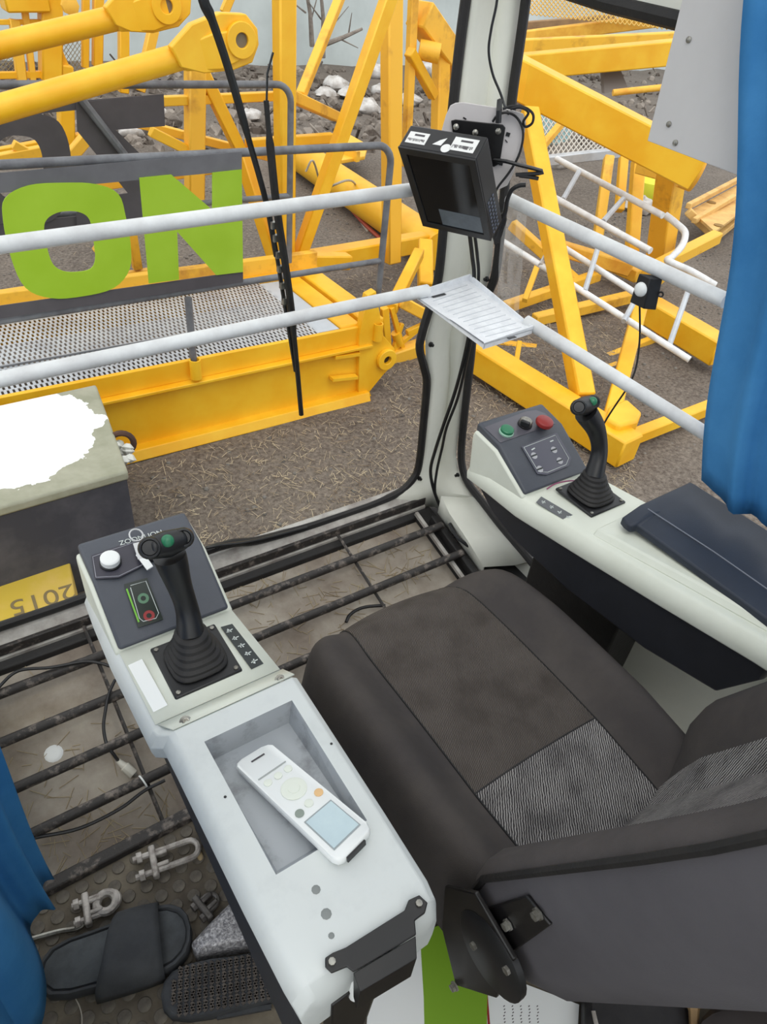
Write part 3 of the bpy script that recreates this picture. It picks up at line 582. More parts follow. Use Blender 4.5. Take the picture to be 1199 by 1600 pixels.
# mount: light grey back plate, black bracket
DN = V((.70, .714, 0)); DD = DN.dot(V((1.262, 1.395, 0)))
def PP(px, py, o=0): return PN(px, py, DN, DD + o)
t = thing('monitor_mount', 'light grey plate with black bracket holding the monitor to the pillar', 'mount', PP(750, 290, -.03))
LG = mat('light_grey_plate', (212, 206, 205), (204, 199, 198), 4, .5)
pts = [(690, 205), (697, 180), (704, 165), (712, 161), (724, 160), (800, 172), (818, 178), (822, 190), (820, 208), (812, 238), (803, 270), (793, 290), (776, 298), (740, 292), (700, 270)]
obj('back_plate', M().prism([PP(*p, -.040) for p in pts], DN * .005), LG, t, bevel=.001)
k = obj('bracket_plate', M().prism([PP(*p, -.046) for p in ((705, 189), (712, 187), (786, 195), (790, 200), (781, 256), (772, 261), (756, 254), (712, 240))], DN * .005), BMET, t, bevel=.001)
for px, py in ((713, 198), (743, 207), (779, 205)): obj('bolt', M().lathe(PP(px, py, -.046), -DN, [(.007, 0), (.007, .003), (.004, .006), (.002, .007)], 8), STEEL, k)
obj('bracket_arm', M().bar(PP(752, 240, -.046), mp(0, 1.15, 0), .05, .03), BMET, k)
for px, py, qx, qy in ((726, 186, 727, 184), (791, 209, 797, 211), (791, 221, 792, 220), (780, 255, 786, 256)):
    obj('slot', M().bar(PP(px, py, -.0405), PP(qx, qy, -.0405), .008, .002, DN), BLK, t)
def cable(label, pts, r=.0035, mt=BLK, name='cable', cat='cable', n=6, group=None):
    return tag(obj(name, M().tube(cr(pts, n), r, 7), mt), label, cat, group)
cable('thin black cable down the upper corner pillar to the monitor mount', [PP(780, -60, -.01), PP(777, 0, -.01), PP(768, 45, -.01), PP(764, 80, -.01), PP(770, 115, -.01), PP(782, 145, -.012), PP(789, 166, -.02), PP(795, 178, -.05)], .003)
cable('coiled black cable knotted beside the monitor mount', [PP(786, 170, -.055), PP(800, 166, -.05), PP(820, 168, -.045), PP(833, 178, -.045), PP(832, 192, -.045), PP(822, 198, -.045), PP(818, 190, -.05), PP(826, 176, -.055), PP(814, 168, -.055), PP(798, 170, -.052)], .003)
cable('black cable looping over the light grey mount plate', [PP(770, 190, -.052), PP(778, 180, -.055), PP(793, 176, -.055), PP(809, 185, -.05), PP(818, 208, -.05), PP(812, 240, -.05), PP(797, 268, -.052), PP(778, 293, -.055), PP(772, 310, -.055)], .0028)
tag(obj('cable_tie', M().tube([PP(781, 158, -.03), PP(780, 175, -.06), PP(779, 192, -.06)], .007, 6), BLK), 'short black clamp strap at the top of the mount plate', 'strap')
cable('flat black ribbon cable jutting toward the side window', [PP(772, 250, -.05), PP(790, 252, -.06), PP(812, 258, -.065), PP(847, 267, -.07), PP(842, 271, -.07), PP(806, 273, -.07), PP(826, 276, -.07), PP(842, 279, -.07)], .0045, n=2)
cable('thick black lead curving down beside the monitor', [PP(822, 289, -.06), PP(812, 290, -.06), PP(800, 297, -.06), PP(793, 312, -.06), PP(790, 330, -.06), PP(783, 350, -.06), PP(775, 372, -.055)], .0055)
cable('left black cable running down the lower corner pillar', [PP(734, 366, -.03), PP(738, 400, -.012), PP(741, 435, -.006), PP(736, 500, 0), PP(728, 548, 0), PP(712, 610, 0), PP(693, 665, 0), PP(680, 705, -.002), PP(673, 735, -.004), PP(678, 765, -.008), PP(690, 795, -.012), PP(704, 818, -.012)], .0055)
cable('right black cable running down the lower corner pillar', [PP(742, 366, -.03), PP(746, 400, -.012), PP(748, 435, -.006), PP(742, 500, 0), PP(732, 552, 0), PP(716, 620, 0), PP(698, 668, 0), PP(691, 700, -.002), PP(683, 735, -.004), PP(680, 768, -.008), PP(688, 792, -.012)], .0045)
# dark plug under the monitor
tag(obj('plug_block', M().prism([PP(*p, -.06) for p in ((777, 340), (790, 330), (792, 345), (781, 380), (773, 384), (770, 372))], DN * .02), RUB, bevel=.002), 'dark plug block hanging under the monitor corner', 'plug')

film = glass('clear_film', .1, (.93, .94, .94)); N = film.node_tree.nodes; L = film.node_tree.links
o_ = N['Material Output'].inputs[0]; a_ = o_.links[0].from_socket; df = N.new('ShaderNodeBsdfTranslucent'); df.inputs[0].default_value = (.8, .8, .78, 1); mm_ = N.new('ShaderNodeMixShader'); mm_.inputs[0].default_value = .22
L.new(a_, mm_.inputs[1]); L.new(df.outputs[0], mm_.inputs[2]); L.new(mm_.outputs[0], o_)
rnd = random.Random(12); g_ = []
for i in range(9):
    v = i / 8; g_.append([PS(790 - 14 * v + (36 - 2 * v) * u + rnd.uniform(-2, 2), 306 + 176 * v + 8 * u + rnd.uniform(-3, 3), -.03 + rnd.uniform(-.012, .012)) for u in (0, .2, .4, .6, .8, 1)])
tag(obj('plastic_film', M().grid(g_), film, smooth=25), 'crumpled clear plastic film hanging beside the pillar at the side window', 'film')
# motion sensor on the side rail
t = thing('motion_sensor', 'small black sensor box with a white dome on the side rail', 'sensor', PX(1008, 480, 1.33))
ff = [PX(*p, 1.318) for p in ((999, 427), (1016, 435), (1006, 483), (984, 472))]; e = PX(1036, 437, 1.345) - ff[1]
obj('sensor_box', M().prism(ff, e), BLK, t, bevel=.002)
n = (ff[1] - ff[0]).cross(ff[3] - ff[0]).normalized(); n = -n if n.dot(EYE - ff[0]) < 0 else n
cdm = (ff[0] + ff[1] + ff[2] + ff[3]) / 4 + (ff[0] - ff[3]) * .05
obj('sensor_dome', M().lathe(cdm, n, [(.0155, 0), (.0145, .004), (.011, .007), (.006, .009), (.0005, .0095)], 18), WHT, t)
obj('lug', M().ring(PX(1033, 460, 1.345), (1, .4, 0), .005, .002, 10, 5), BLK, t)
cable('thin black sensor lead dropping from the side rail', [ff[2].lerp(ff[3], .4) + V((.004, 0, .004)), PX(1000, 530, 1.34), PX(994, 575, 1.34), PX(981, 605, 1.335), PX(963, 632, 1.33), PX(950, 652, 1.33), PX(941, 668, 1.325)], .0022, n=5)
# grey shade board screwed in the side window
t = thing('shade_board', 'flat light grey board screwed over the rear of the side window', 'board', PX(1100, 260, 1.345))
obj('board', M().prism([PX(*p, 1.345) for p in ((1076, -40), (1012, 220), (1148, 272), (1260, 310), (1300, -40))], (.006, 0, 0)), mat('light_grey_board', (206, 204, 203), (200, 198, 197), 3, .55), t, bevel=.001)
for px, py in ((1077, 62), (1046, 194), (1056, 223)): obj('screw', M().lathe(PX(px, py, 1.345), (-1, 0, 0), [(.0055, 0), (.0055, .002), (.003, .004), (.001, .0042)], 10), STEEL, t)

# ---------------------------------------------------------------- curtains
def ye(z): return .84 - (1.573 - z) * .318 + .012 * math.sin(z * 9)
rows_ = []
for i in range(31):
    z = .745 + (1.93 - .745) * i / 30; row = []
    for k in range(61):
        s = k / 60; y = ye(z) + (-.35 - ye(z)) * s
        fold = .030 * math.sin(s * 42 + 1.2 * math.sin(z * 2.1)) + .010 * math.sin(s * 91 + z * 3)
        row.append(V((1.312 + fold * (.35 + .65 * min(1, s * 5)) + .012 * math.sin(s * 9 + z * 2.5), y + .01 * math.sin(s * 42 + 1.5), z)))
    rows_.append(row)
tag(obj('window_curtain', M().grid(rows_), BLUE, solid=.003, smooth=180), 'bright blue cloth curtain hanging at the side window behind the lid', 'curtain')
hz = .13
hem = cr([PZ(*p, hz) for p in ((88, 1372), (70, 1392), (82, 1418), (62, 1432), (40, 1452), (74, 1550), (62, 1598), (30, 1640), (50, 1720), (-20, 1800))], 8)
rows_ = []
for i in range(25):
    z = hz + (1.9 - hz) * i / 24; k = i / 24
    rows_.append([V((max(p.x, XL + .012) * (1 - .12 * k) - .012 * k + .006 * math.sin(z * 7 + p.y * 20), p.y + .012 * math.sin(z * 3 + p.y * 9) * k, z + .02 * math.sin(j * .35) * (1 - k))) for j, p in enumerate(hem)])
tag(obj('window_curtain', M().grid(rows_), BLUE, solid=.003, smooth=180), 'dark blue curtain in deep folds at the left edge, over the floor', 'curtain')

# ---------------------------------------------------------------- things on the console and floor
c = [PZ(364, 1192, .624), PZ(420, 1158, .624), PZ(584, 1293, .668), PZ(528, 1349, .668)]
t = thing('remote_control', 'white remote control with a pale screen lying in the console tray', 'remote control', (c[0] + c[2]) / 2 - V((0, 0, .02)))
e1, e2 = (c[3] - c[0]), (c[1] - c[0]); nrm_ = e2.cross(e1).normalized(); nrm_ = nrm_ if nrm_.z > 0 else -nrm_
def rc_(u, v, o=0): a = c[0].lerp(c[3], u); b = c[1].lerp(c[2], u); return a.lerp(b, v) + nrm_ * o
def rr_poly(sc=1, o=0):
    out = []
    for (u, v) in ((0, .22), (.012, .07), (.035, 0), (.95, 0), (.985, .05), (1, .14), (1, .86), (.985, .95), (.95, 1), (.035, 1), (.012, .93), (0, .78)):
        out.append(rc_(.5 + (u - .5) * sc, .5 + (v - .5) * sc, o))
    return out
obj('remote_body', M().loft([rr_poly(.94, -.018), rr_poly(1, -.012), rr_poly(1, -.003), rr_poly(.975, 0)]), WHT, t, smooth=50)
obj('lcd_frame', M().prism([rc_(*q, .0002) for q in ((.665, .13), (.93, .13), (.93, .87), (.665, .87))], nrm_ * .0006), mat('lcd_edge', (150, 158, 160), rough=.4), t)
obj('lcd_screen', M().prism([rc_(*q, .0006) for q in ((.675, .155), (.92, .155), (.92, .845), (.675, .845))], nrm_ * .0006), mat('pale_lcd', (188, 206, 212), (196, 214, 218), 20, .2), t, label='pale blue-grey screen')
RBT = mat('remote_button', (224, 228, 216), rough=.45)
for u, v, r, m_, lb in ((.285, .22, .0062, RBT, 0), (.285, .5, .0062, RBT, 0), (.285, .78, .0062, RBT, 0), (.60, .20, .0066, mat('grey_green_button', (138, 148, 138), rough=.5), 'grey-green round button'), (.585, .5, .0066, RBT, 0), (.57, .82, .0066, mat('orange_button', (228, 186, 132), rough=.5), 'pale orange round button')):
    k = obj('button', M().lathe(rc_(u, v), nrm_, [(r, 0), (r, .0012), (r * .6, .0018), (.0005, .0019)], 16), m_, t)
    if lb: k['label'] = lb
obj('round_pad', M().lathe(rc_(.435, .52), nrm_, [(.019, 0), (.019, .001), (.016, .0018), (.009, .0012), (.0085, .002), (.0005, .0022)], 24), RBT, t)
obj('groove_line', M().bar(rc_(.225, .12, .0004), rc_(.225, .88, .0004), .0022, .0006, nrm_), mat('groove_grey', (160, 164, 162), rough=.5), t)
obj('maker_mark', M().bar(rc_(.075, .32, .0004), rc_(.075, .68, .0004), .0028, .0005, nrm_), INK, t)
obj('battery_end', M().prism([rc_(1.002, .22, -.004), rc_(1.002, .72, -.004), rc_(1.002, .72, -.013), rc_(1.002, .22, -.013)], (c[3] - c[0]).normalized() * .003), BLK, t)
# key hanging at the switch
t = thing('key_ring', 'small white tagged key ring in the left console switch', 'keys', on_top(222, 862, o=.004))
KS = mat('bright_key', (206, 206, 206), rough=.35, metal=.3)
obj('split_ring', M().ring(on_top(213, 836, o=.012), TPN + V((.2, -.3, 0)), .012, .0016, 16, 6), KS, t)
obj('key_blade', M().bar(on_top(214, 848, o=.014), on_top(222, 873, o=.014), .014, .003, TPN), KS, t, bevel=.001)
obj('tag', M().prism([on_top(*p, o=.012) for p in ((212, 868), (224, 864), (240, 886), (230, 892))], TPN * .003), WHT, t, bevel=.001)

# slippers
def slide(label):
    T, H = PZ(299, 1445, .03), PZ(60, 1517, .03); d = (H - T).normalized(); d = V((d.x, d.y, 0)).normalized(); s = V((d.y, -d.x, 0)); s = s if s.y > 0 else -s
    t = thing('slide_sandal', label, 'slipper', T + d * .13 + V((0, 0, -.03)))
    def P(l, w_, z): return V((T.x, T.y, 0)) + d * l + s * (w_ - .010) + V((0, 0, z))
    prof = [(0.0, .0), (.004, .025), (.015, .044), (.035, .058), (.07, .066), (.11, .062), (.15, .055), (.19, .052), (.23, .050), (.262, .041), (.278, .022), (.283, 0)]
    loop = [(l, w_) for l, w_ in prof] + [(l, -w_) for l, w_ in prof[-2:0:-1]]
    def L(k, z, dz=0): return [P(.136 + (l - .136) * (1 - (1 - k) * .4), w_ * k, z + dz * max(0, 1 - l / .06)) for l, w_ in loop]
    obj('sole', M().loft([L(.93, 0, .004), L(1.0, .012, .004), L(1.0, .034, .008), L(.96, .040, .010), L(.88, .040, .008), L(.82, .034, .004), L(.5, .033, .0)]), EVA, t, smooth=50)
    rows = []
    for i in range(9):
        l = .058 + .098 * i / 8; row = []
        for k in range(15):
            a = math.pi * k / 14; hw = .068 + .002 * math.sin(i / 8 * 3.1); hh = .058 + .012 * i / 8
            skew = -.026 * math.cos(a) * (i / 8) ** 1.5
            row.append(P(l + skew, hw * math.copysign(abs(math.cos(a)) ** .7, math.cos(a)), .012 + hh * math.sin(a) ** .75))
        rows.append(row)
    obj('strap', M().grid(rows), EVA, t, solid=.007, smooth=70, bevel=0)
    obj('footbed', M().loft([L(.80, .0395, .002), L(.78, .0405, .002)]), mat('worn_grey_footbed', (84, 88, 92), (62, 64, 67), 14, .8), t, smooth=50)
slide('black foam slide sandal lying upright beside the blue curtain')
T = PZ(251, 1550, .05); Q = PZ(430, 1518, .05); d = V((Q.x - T.x, Q.y - T.y, 0)).normalized(); s = V((-d.y, d.x, 0))
t = thing('slide_sandal', 'upturned dark sandal showing its zigzag tread below the console', 'slipper', (T.x + d.x * .13, T.y + d.y * .13, 0))
TREAD = mat('dusty_tread_rubber', (70, 64, 60), (98, 90, 84), 20, .85)
def P2(l, w_, z): return V((T.x, T.y, 0)) + d * l + s * (w_ - .004) + V((0, 0, z))
prof = [(0.0, .0), (.005, .022), (.02, .037), (.05, .045), (.09, .047), (.14, .044), (.19, .041), (.24, .036), (.262, .020), (.27, 0)]
loop = prof + [(l, -w_) for l, w_ in prof[-2:0:-1]]
obj('sole', M().loft([[P2(.135 + (l - .135) * k, w_ * k, z) for l, w_ in loop] for k, z in ((.9, .012), (1, .02), (1, .044), (.95, .049))]), EVA, t, smooth=50)
obj('strap', M().loft([[P2(.10 + .05 * a, w_, z) for w_, z in ((-.05, .03), (-.045, .003), (.045, .003), (.05, .03), (.042, .03), (.038, .01), (-.038, .01), (-.042, .03))] for a in (0, 1, 2)]), EVA, t)
mm = M()
for j in range(4):
    for i in range(22):
        l = .012 + i * .0115; w0 = -.040 + j * .0205
        edge = min(l / .03, 1) * .046
        if max(abs(w0), abs(w0 + .018)) > edge: continue
        q = [P2(l + (.003 if k % 2 else -.003), w0 + .0045 * k, .0505) for k in range(5)]
        for a, b in zip(q, q[1:]): mm.bar(a, b, .0052, .004)
obj('zigzag_tread', mm, TREAD, t, kind='stuff')
# silver pouch under the console
pz = [PZ(*p, .045) for p in ((298, 1474), (330, 1440), (362, 1408), (400, 1440), (420, 1470), (350, 1482), (306, 1492))]
tag(obj('silver_pouch', M().loft([[V((p.x, p.y, .0)) for p in pz], pz, [p.lerp(sum(pz, V()) / len(pz), .3) + V((0, 0, .012)) for p in pz]]), mat('silver_glitter_cloth', (206, 204, 206), (120, 118, 122), 160, .45, .3, lo=.35, hi=.6, bump=.3, bscale=200), bevel=.004), 'grainy silver pouch poking out from under the left console', 'pouch')
# wire rope clips
def rope_clip(label, a, b, sp, rod, mt, ring=False, z=.014):
    A, B = PZ(*a, z), PZ(*b, z); d = (B - A).normalized(); s = V((-d.y, d.x, 0)); Ln = (B - A).length
    t = thing('wire_rope_clip', label, 'clamp', (A.x, A.y, 0))
    h = sp / 2
    U = [A + s * h, A + s * h + d * (Ln - h)] + [A + d * (Ln - h) + (s * math.cos(q) + d * math.sin(q)) * h for q in [math.pi * k / 8 for k in range(1, 8)]] + [A - s * h + d * (Ln - h), A - s * h]
    obj('u_bolt', M().tube(U, rod, 8), mt, t)
    o = A + d * (Ln * .30); sd = obj('saddle', M().box(o, (.014, sp + .03, .022), Matrix((d, s, V((0, 0, 1)))).transposed()), mt, t, bevel=.004)
    for k in (-1, 1):
        obj('saddle_jaw', M().box(o + d * .017 + s * k * (h * .62), (.026, .009, .02), Matrix((d, s, V((0, 0, 1)))).transposed()), mt, sd, bevel=.003)
        obj('nut', M().lathe(A + s * k * h + d * (Ln * .10 - .006), d, [(rod * 1.9, 0), (rod * 1.9, rod * 1.8)], 6), mt, t, bevel=.001)
    if ring: obj('thimble_ring', M().ring(A + d * (Ln * .72), (0, 0, 1), h * 1.05, rod * 1.5, 18, 8), mt, t)
rope_clip('bright zinc wire rope clip with a long U-bolt beside the console', (210, 1358), (310, 1322), .040, .0065, WSTEEL)
rope_clip('dusty wire rope clip with a round eye behind the slide sandal', (114, 1430), (186, 1402), .036, .006, WSTEEL, True)
rope_clip('small dark wire rope clip between the sandal and silver pouch', (308, 1428), (338, 1400), .030, .005, mat('dark_worn_steel', (84, 80, 78), (120, 116, 112), 40, .5, .5))
cable('grey steel rod lying behind the slide sandal', [PZ(20, 1478, .008), PZ(40, 1470, .008), PZ(90, 1456, .008), PZ(122, 1450, .008), PZ(135, 1438, .008)], .005, STEEL, 'steel_rod', 'rod')
tag(obj('pebble', M().lathe(PZ(313, 1338, .002), (.3, 1, .2), [(.002, -.01), (.006, -.006), (.007, 0), (.005, .008), (.001, .011)], 8), mat('tan_chip', (190, 168, 130), rough=.8)), 'tan chip of stone on the mat by the console', 'chip')
cable('pale frayed string on the black mat below the sandal', [PZ(118, 1560, .003), PZ(124, 1572, .003), PZ(128, 1590, .003), PZ(127, 1615, .003)], .0012, mat('pale_string', (190, 182, 170), rough=.9), 'string', 'string')
# cables over the foot grille
def SLP(px, py, o=.02): return PN(px, py, (0, -.25, 1), -.21 + o)
cable('black cable looping over the front crossbar at far left', [SLP(-20, 1100), SLP(2, 1070), SLP(30, 1048), SLP(80, 1043), SLP(130, 1034), SLP(155, 1036), SLP(172, 1041)], .004)
t = thing('plug_lead', 'black cable ending in a pale connector on the foot grille', 'cable', SLP(170, 1130))
obj('lead', M().tube(cr([SLP(180, 1062), SLP(170, 1085), SLP(165, 1110, .014), SLP(162, 1135, .012), SLP(166, 1160, .01), SLP(175, 1175, 0), SLP(186, 1190, -.02)], 6), .004, 7), BLK, t)
a, b = SLP(184, 1188, -.02), SLP(209, 1210, -.035)
obj('connector', M().tube([a, a.lerp(b, .4), a.lerp(b, .45), b], [.006, .009, .012, .012], 10), mat('pale_connector', (206, 202, 190), rough=.5), t, bevel=.001)
obj('connector_pins', M().tube([b, b + (b - a).normalized() * .006], [.007, .006], 8), STEEL, t)
cable('black cable hanging along the crossbar nearest the mat', [SLP(40, 1312, .004), SLP(64, 1307, .002), SLP(125, 1294, -.004), SLP(187, 1264, -.002), SLP(225, 1236, .006), SLP(258, 1219, .012)], .004)
q = SLP(222, 1221, .0)
tag(obj('cable_tie', M().ring(PN(224, 1222, (0, -.25, 1), -.21 + .002), (1, .2, .1), .0165, .0022, 16, 6), WHT), 'white cable tie around the crossbar nearest the mat', 'tie')
cable('black hose curving under the front of the seat', [SLP(541, 972, -.02), SLP(546, 962, -.02), SLP(558, 953, -.02), SLP(575, 948, -.02), SLP(602, 946, -.02)], .005)
cable('black cable bundle tied at the right end of the grille', [SLP(703, 818, .02), SLP(714, 838, .02), SLP(728, 850, .02), SLP(745, 862, .015), SLP(757, 880, .0)], .006)
cable('black cable lying along the front window sill', [PW(322, 856, -.03), PW(345, 852, -.035), PW(380, 848, -.02), PW(420, 840, -.016), PW(480, 824, -.014)], .005)
# leaflets behind the left console
PAP = mat('white_paper', (224, 226, 226), rough=.7)
def flat(name, par, pp, z, th, mt, **k): return obj(name, M().prism([PZ(*p, z) for p in pp], (0, 0, th)), mt, par, **k)
t = thing('leaflet', 'white and lime green leaflet on the floor behind the console', 'leaflet', PZ(680, 1570, .0))
flat('white_cover', t, ((574, 1590), (600, 1518), (657, 1470), (662, 1560), (664, 1640), (570, 1640)), .012, .003, PAP)
flat('green_cover', t, ((656, 1460), (700, 1440), (762, 1520), (760, 1640), (664, 1640), (662, 1560)), .012, .003, mat('lime_paper', (116, 156, 30), rough=.6), label='lime green half of the leaflet')
t = thing('printed_sheet', 'white printed sheet with a red margin under the seat back', 'paper', PZ(820, 1590, .0))
flat('sheet', t, ((758, 1545), (800, 1530), (905, 1570), (900, 1660), (755, 1660)), .008, .0015, PAP)
flat('red_margin', t, ((759, 1550), (762, 1550), (770, 1650), (766, 1650)), .0097, .0004, RED)
mm = M()
for i in range(5):
    for k in range(14):
        p = PZ(788 + i * 13 + (k % 3) * .6, 1572 + k * 5, .0097); mm.box(p, (.0035, .0016, .0003))
obj('print_lines', mm, INK, t, kind='stuff')
# odds and ends behind the seat
zb = .10
tag(obj('tool_bag', M().loft([[PZ(1092 + 75 * (1 - math.cos(a)) , 1610 - 52 * s_ * math.sin(a), zz) for a in [math.pi * 2 * k / 16 for k in range(16)]] for s_, zz in ((.7, 0.0), (1, .03), (1, .08), (.7, .11))]), mat('dark_brown_bag', (40, 33, 33), (48, 40, 40), 8, .7), smooth=60), 'dark rounded tool bag behind the seat back at lower right', 'bag')
hb = thing('hand_brush', 'brush with a tan wooden handle behind the seat back', 'brush', PZ(1085, 1590, .0))
obj('wooden_handle', M().loft([[PZ(1085 + x, y, .06 + dz) for x, dz in ((-w_, 0), (-w_ * .6, .012), (w_ * .6, .012), (w_, 0), (w_ * .6, -.012), (-w_ * .6, -.012))] for y, w_ in ((1545, 17), (1560, 15), (1580, 9), (1600, 8), (1640, 10))]), mat('tan_wood', (190, 156, 112), (172, 138, 96), 20, .6), hb, bevel=.001)
obj('brush_head', M().hexa([PZ(1070, 1528, .04), PZ(1100, 1524, .04), PZ(1104, 1545, .04), PZ(1068, 1548, .04), PZ(1070, 1528, .09), PZ(1100, 1524, .09), PZ(1104, 1545, .09), PZ(1068, 1548, .09)]), mat('tan_wood_dark', (150, 118, 80), rough=.7), hb)
tag(obj('black_case', M().prism([PZ(*p, .0) for p in ((905, 1560), (1060, 1545), (1072, 1640), (905, 1650))], (0, 0, .05)), mat('black_case_plastic', (34, 32, 34), (50, 47, 48), 14, .5), bevel=.012), 'black plastic case on the floor behind the seat back', 'case')
tag(obj('metal_strip', M().prism([PZ(*p, .052) for p in ((924, 1580), (930, 1580), (944, 1640), (937, 1640))], (0, 0, .003)), WSTEEL), 'thin shiny strip lying on the black case', 'strip')

# ---------------------------------------------------------------- wiper outside the front glass
t = thing('window_wiper', 'black windscreen wiper with its double arm outside the front window', 'wiper', PW(450, 500, .06))
obj('wiper_arm', M().tube(cr([PW(308, -60, .05), PW(318, 0, .05), PW(331, 30, .05), PW(357, 107, .05), PW(388, 215, .05), PW(417, 320, .05), PW(432, 400, .045)], 4), [.011] * 8 + [.009] * 8 + [.007] * 9, 8), BLK, t)
obj('wiper_link', M().tube([PW(417, 320, .05), PW(433, 400, .045), PW(446, 480, .04), PW(462, 580, .035)], .0055, 6), BLK, t)
obj('wiper_blade', M().tube(cr([PW(416, 157, .03), PW(422, 225, .028), PW(432, 320, .028), PW(444, 400, .028), PW(455, 480, .028), PW(464, 570, .028), PW(471, 648, .03)], 4), [.006] * 4 + [.0095] * 14 + [.007] * 7, 8), RUB, t)
obj('nozzle_wire', M().tube([PW(427, 82, .03), PW(418, 115, .03), PW(417, 157, .03)], .0025, 5), BLK, t)
for py in (352, 372, 398, 420, 446, 470): obj('blade_clip', M().box(PW(427 + (py - 350) * .15, py, .04), (.012, .012, .016)), STEEL, t)

# ---------------------------------------------------------------- the yard: ground, rear wall
gm = mat('yard_soil', (70, 58, 50), (112, 101, 91), 1.3, .95, bump=.6, bscale=14, lo=.35, hi=.7, detail=12)
N = gm.node_tree.nodes; L = gm.node_tree.links; b = N['Principled BSDF']
n2 = N.new('ShaderNodeTexNoise'); n2.inputs['Scale'].default_value = 38; n2.inputs['Detail'].default_value = 10; n2.inputs['Roughness'].default_value = .8
r2 = N.new('ShaderNodeValToRGB'); r2.color_ramp.elements[0].position = .38; r2.color_ramp.elements[1].position = .66
r2.color_ramp.elements[0].color = lin((58, 50, 45)); r2.color_ramp.elements[1].color = lin((172, 162, 150))
mxc = N.new('ShaderNodeMix'); mxc.data_type = 'RGBA'; mxc.inputs[0].default_value = .5
src = b.inputs['Base Color'].links[0].from_socket
tcg = N.new('ShaderNodeTexCoord'); L.new(tcg.outputs['Object'], n2.inputs['Vector']); L.new(n2.outputs[0], r2.inputs[0])
L.new(src, mxc.inputs[6]); L.new(r2.outputs[0], mxc.inputs[7]); L.new(mxc.outputs[2], b.inputs['Base Color'])
rows = []; random.seed(11)
for j in range(61):
    y = -6 + 46 * (j / 60) ** 1.6; rows.append([V((-14 + 58 * i / 70, y, G + random.uniform(-.012, .012) * (1 + max(0, y - 5) * .25))) for i in range(71)])
struct('ground', M().grid(rows), gm, smooth=180)
struct('wall_rear_yard', M().bb((-14, 17.2, G - .1), (24, 17.5, 4.5)), mat('pale_wall_render', (206, 214, 212), (190, 198, 196), .8, .9))
# dry stalks, gravel and litter
random.seed(5); m = M(); m2 = M()
def clear(x, y): return not (x < 2.75 and 3.5 < y < 4.75) and not (x < .8 and 2.6 < y < 3.6)
for k in range(10500):
    y = 1.7 + abs(random.gauss(0, 2.2)); x = random.uniform(-.2, 1.2 + y * 1.2)
    if not clear(x, y): continue
    a = random.uniform(0, math.pi); l = random.uniform(.006, .03) * (1 + .9 * (random.random() < .1)); d = V((math.cos(a), math.sin(a), random.uniform(0, .35))) * l
    p = V((x, y, G + .014)); m.bar(p - d, p + d, random.uniform(.0012, .0026))
for k in range(3600):
    y = random.uniform(1.2, 9); x = random.uniform(.5, 9); r = random.uniform(.005, .018)
    if not clear(x, y): continue
    m2.lathe((x, y, G - .004), (random.uniform(-.3, .3), random.uniform(-.3, .3), 1), [(r, 0), (r * .9, r * .5), (r * .4, r * .8)], 5)
tag(obj('dry_grass', m, mat('dry_stalks', (206, 190, 160), (120, 100, 80), 6, .9), kind='stuff', smooth=0), 'dry straw and dead grass scattered over the yard soil', 'grass')
tag(obj('gravel', m2, mat('grey_gravel', (128, 124, 118), (86, 80, 75), 9, .9), kind='stuff', smooth=0), 'loose grey gravel scattered over the yard', 'gravel')

# ---------------------------------------------------------------- concrete block with its lifting ring, yellow slab
NR, FR = PZ(200, 736, -.36), PZ(150, 600, -.36)
e = (FR - NR); lft = V((-1, -.03, 0)).normalized()
def blk(s, a, z): return NR + e * s + lft * a + V((0, 0, z))
cm = mat('block_concrete', (150, 150, 130), (170, 168, 150), 5, .9, bump=.3, bscale=30)
N = cm.node_tree.nodes; L = cm.node_tree.links; b = N['Principled BSDF']; src = b.inputs['Base Color'].links[0].from_socket
g = N.new('ShaderNodeTexCoord'); vm_ = N.new('ShaderNodeVectorMath'); vm_.operation = 'DISTANCE'
nn = N.new('ShaderNodeTexNoise'); nn.inputs['Scale'].default_value = 9; nn.inputs['Detail'].default_value = 8
ad = N.new('ShaderNodeMath'); ad.operation = 'MULTIPLY_ADD'; ad.inputs[1].default_value = .24; cp = N.new('ShaderNodeMath'); cp.operation = 'LESS_THAN'; cp.inputs[1].default_value = .53
mxw = N.new('ShaderNodeMix'); mxw.data_type = 'RGBA'; mxw.inputs[7].default_value = lin((250, 252, 250))
t = thing('concrete_block', 'concrete ballast block with a white paint splash on its grey top', 'block', blk(.5, .7, 0) + V((0, 0, G + .36)))
ctr = PZ(15, 680, -.36) - V(t.location)
vm_.inputs[1].default_value = ctr
L.new(g.outputs['Object'], vm_.inputs[0]); L.new(g.outputs['Object'], nn.inputs['Vector']); L.new(nn.outputs[0], ad.inputs[0]); L.new(vm_.outputs['Value'], ad.inputs[2]); L.new(ad.outputs[0], cp.inputs[0])
L.new(cp.outputs[0], mxw.inputs[0]); L.new(src, mxw.inputs[6]); L.new(mxw.outputs[2], b.inputs['Base Color'])
obj('block_top', M().hexa([blk(0, 0, -.05), blk(1, 0, -.05), blk(1, 1.5, -.05), blk(0, 1.5, -.05), blk(0, 0, 0), blk(1, 0, 0), blk(1, 1.5, 0), blk(0, 1.5, 0)]), cm, t, bevel=.012)
obj('block_body', M().hexa([blk(.008, .01, G + .36), blk(.995, .01, G + .36), blk(.995, 1.49, G + .36), blk(.008, 1.49, G + .36), blk(.008, .01, -.05), blk(.995, .01, -.05), blk(.995, 1.49, -.05), blk(.008, 1.49, -.05)]), mat('dark_body_concrete', (62, 62, 70), (88, 86, 92), 4, .85, bump=.2, bscale=20, lo=.45, hi=.75), t)  # body much darker than the top slab
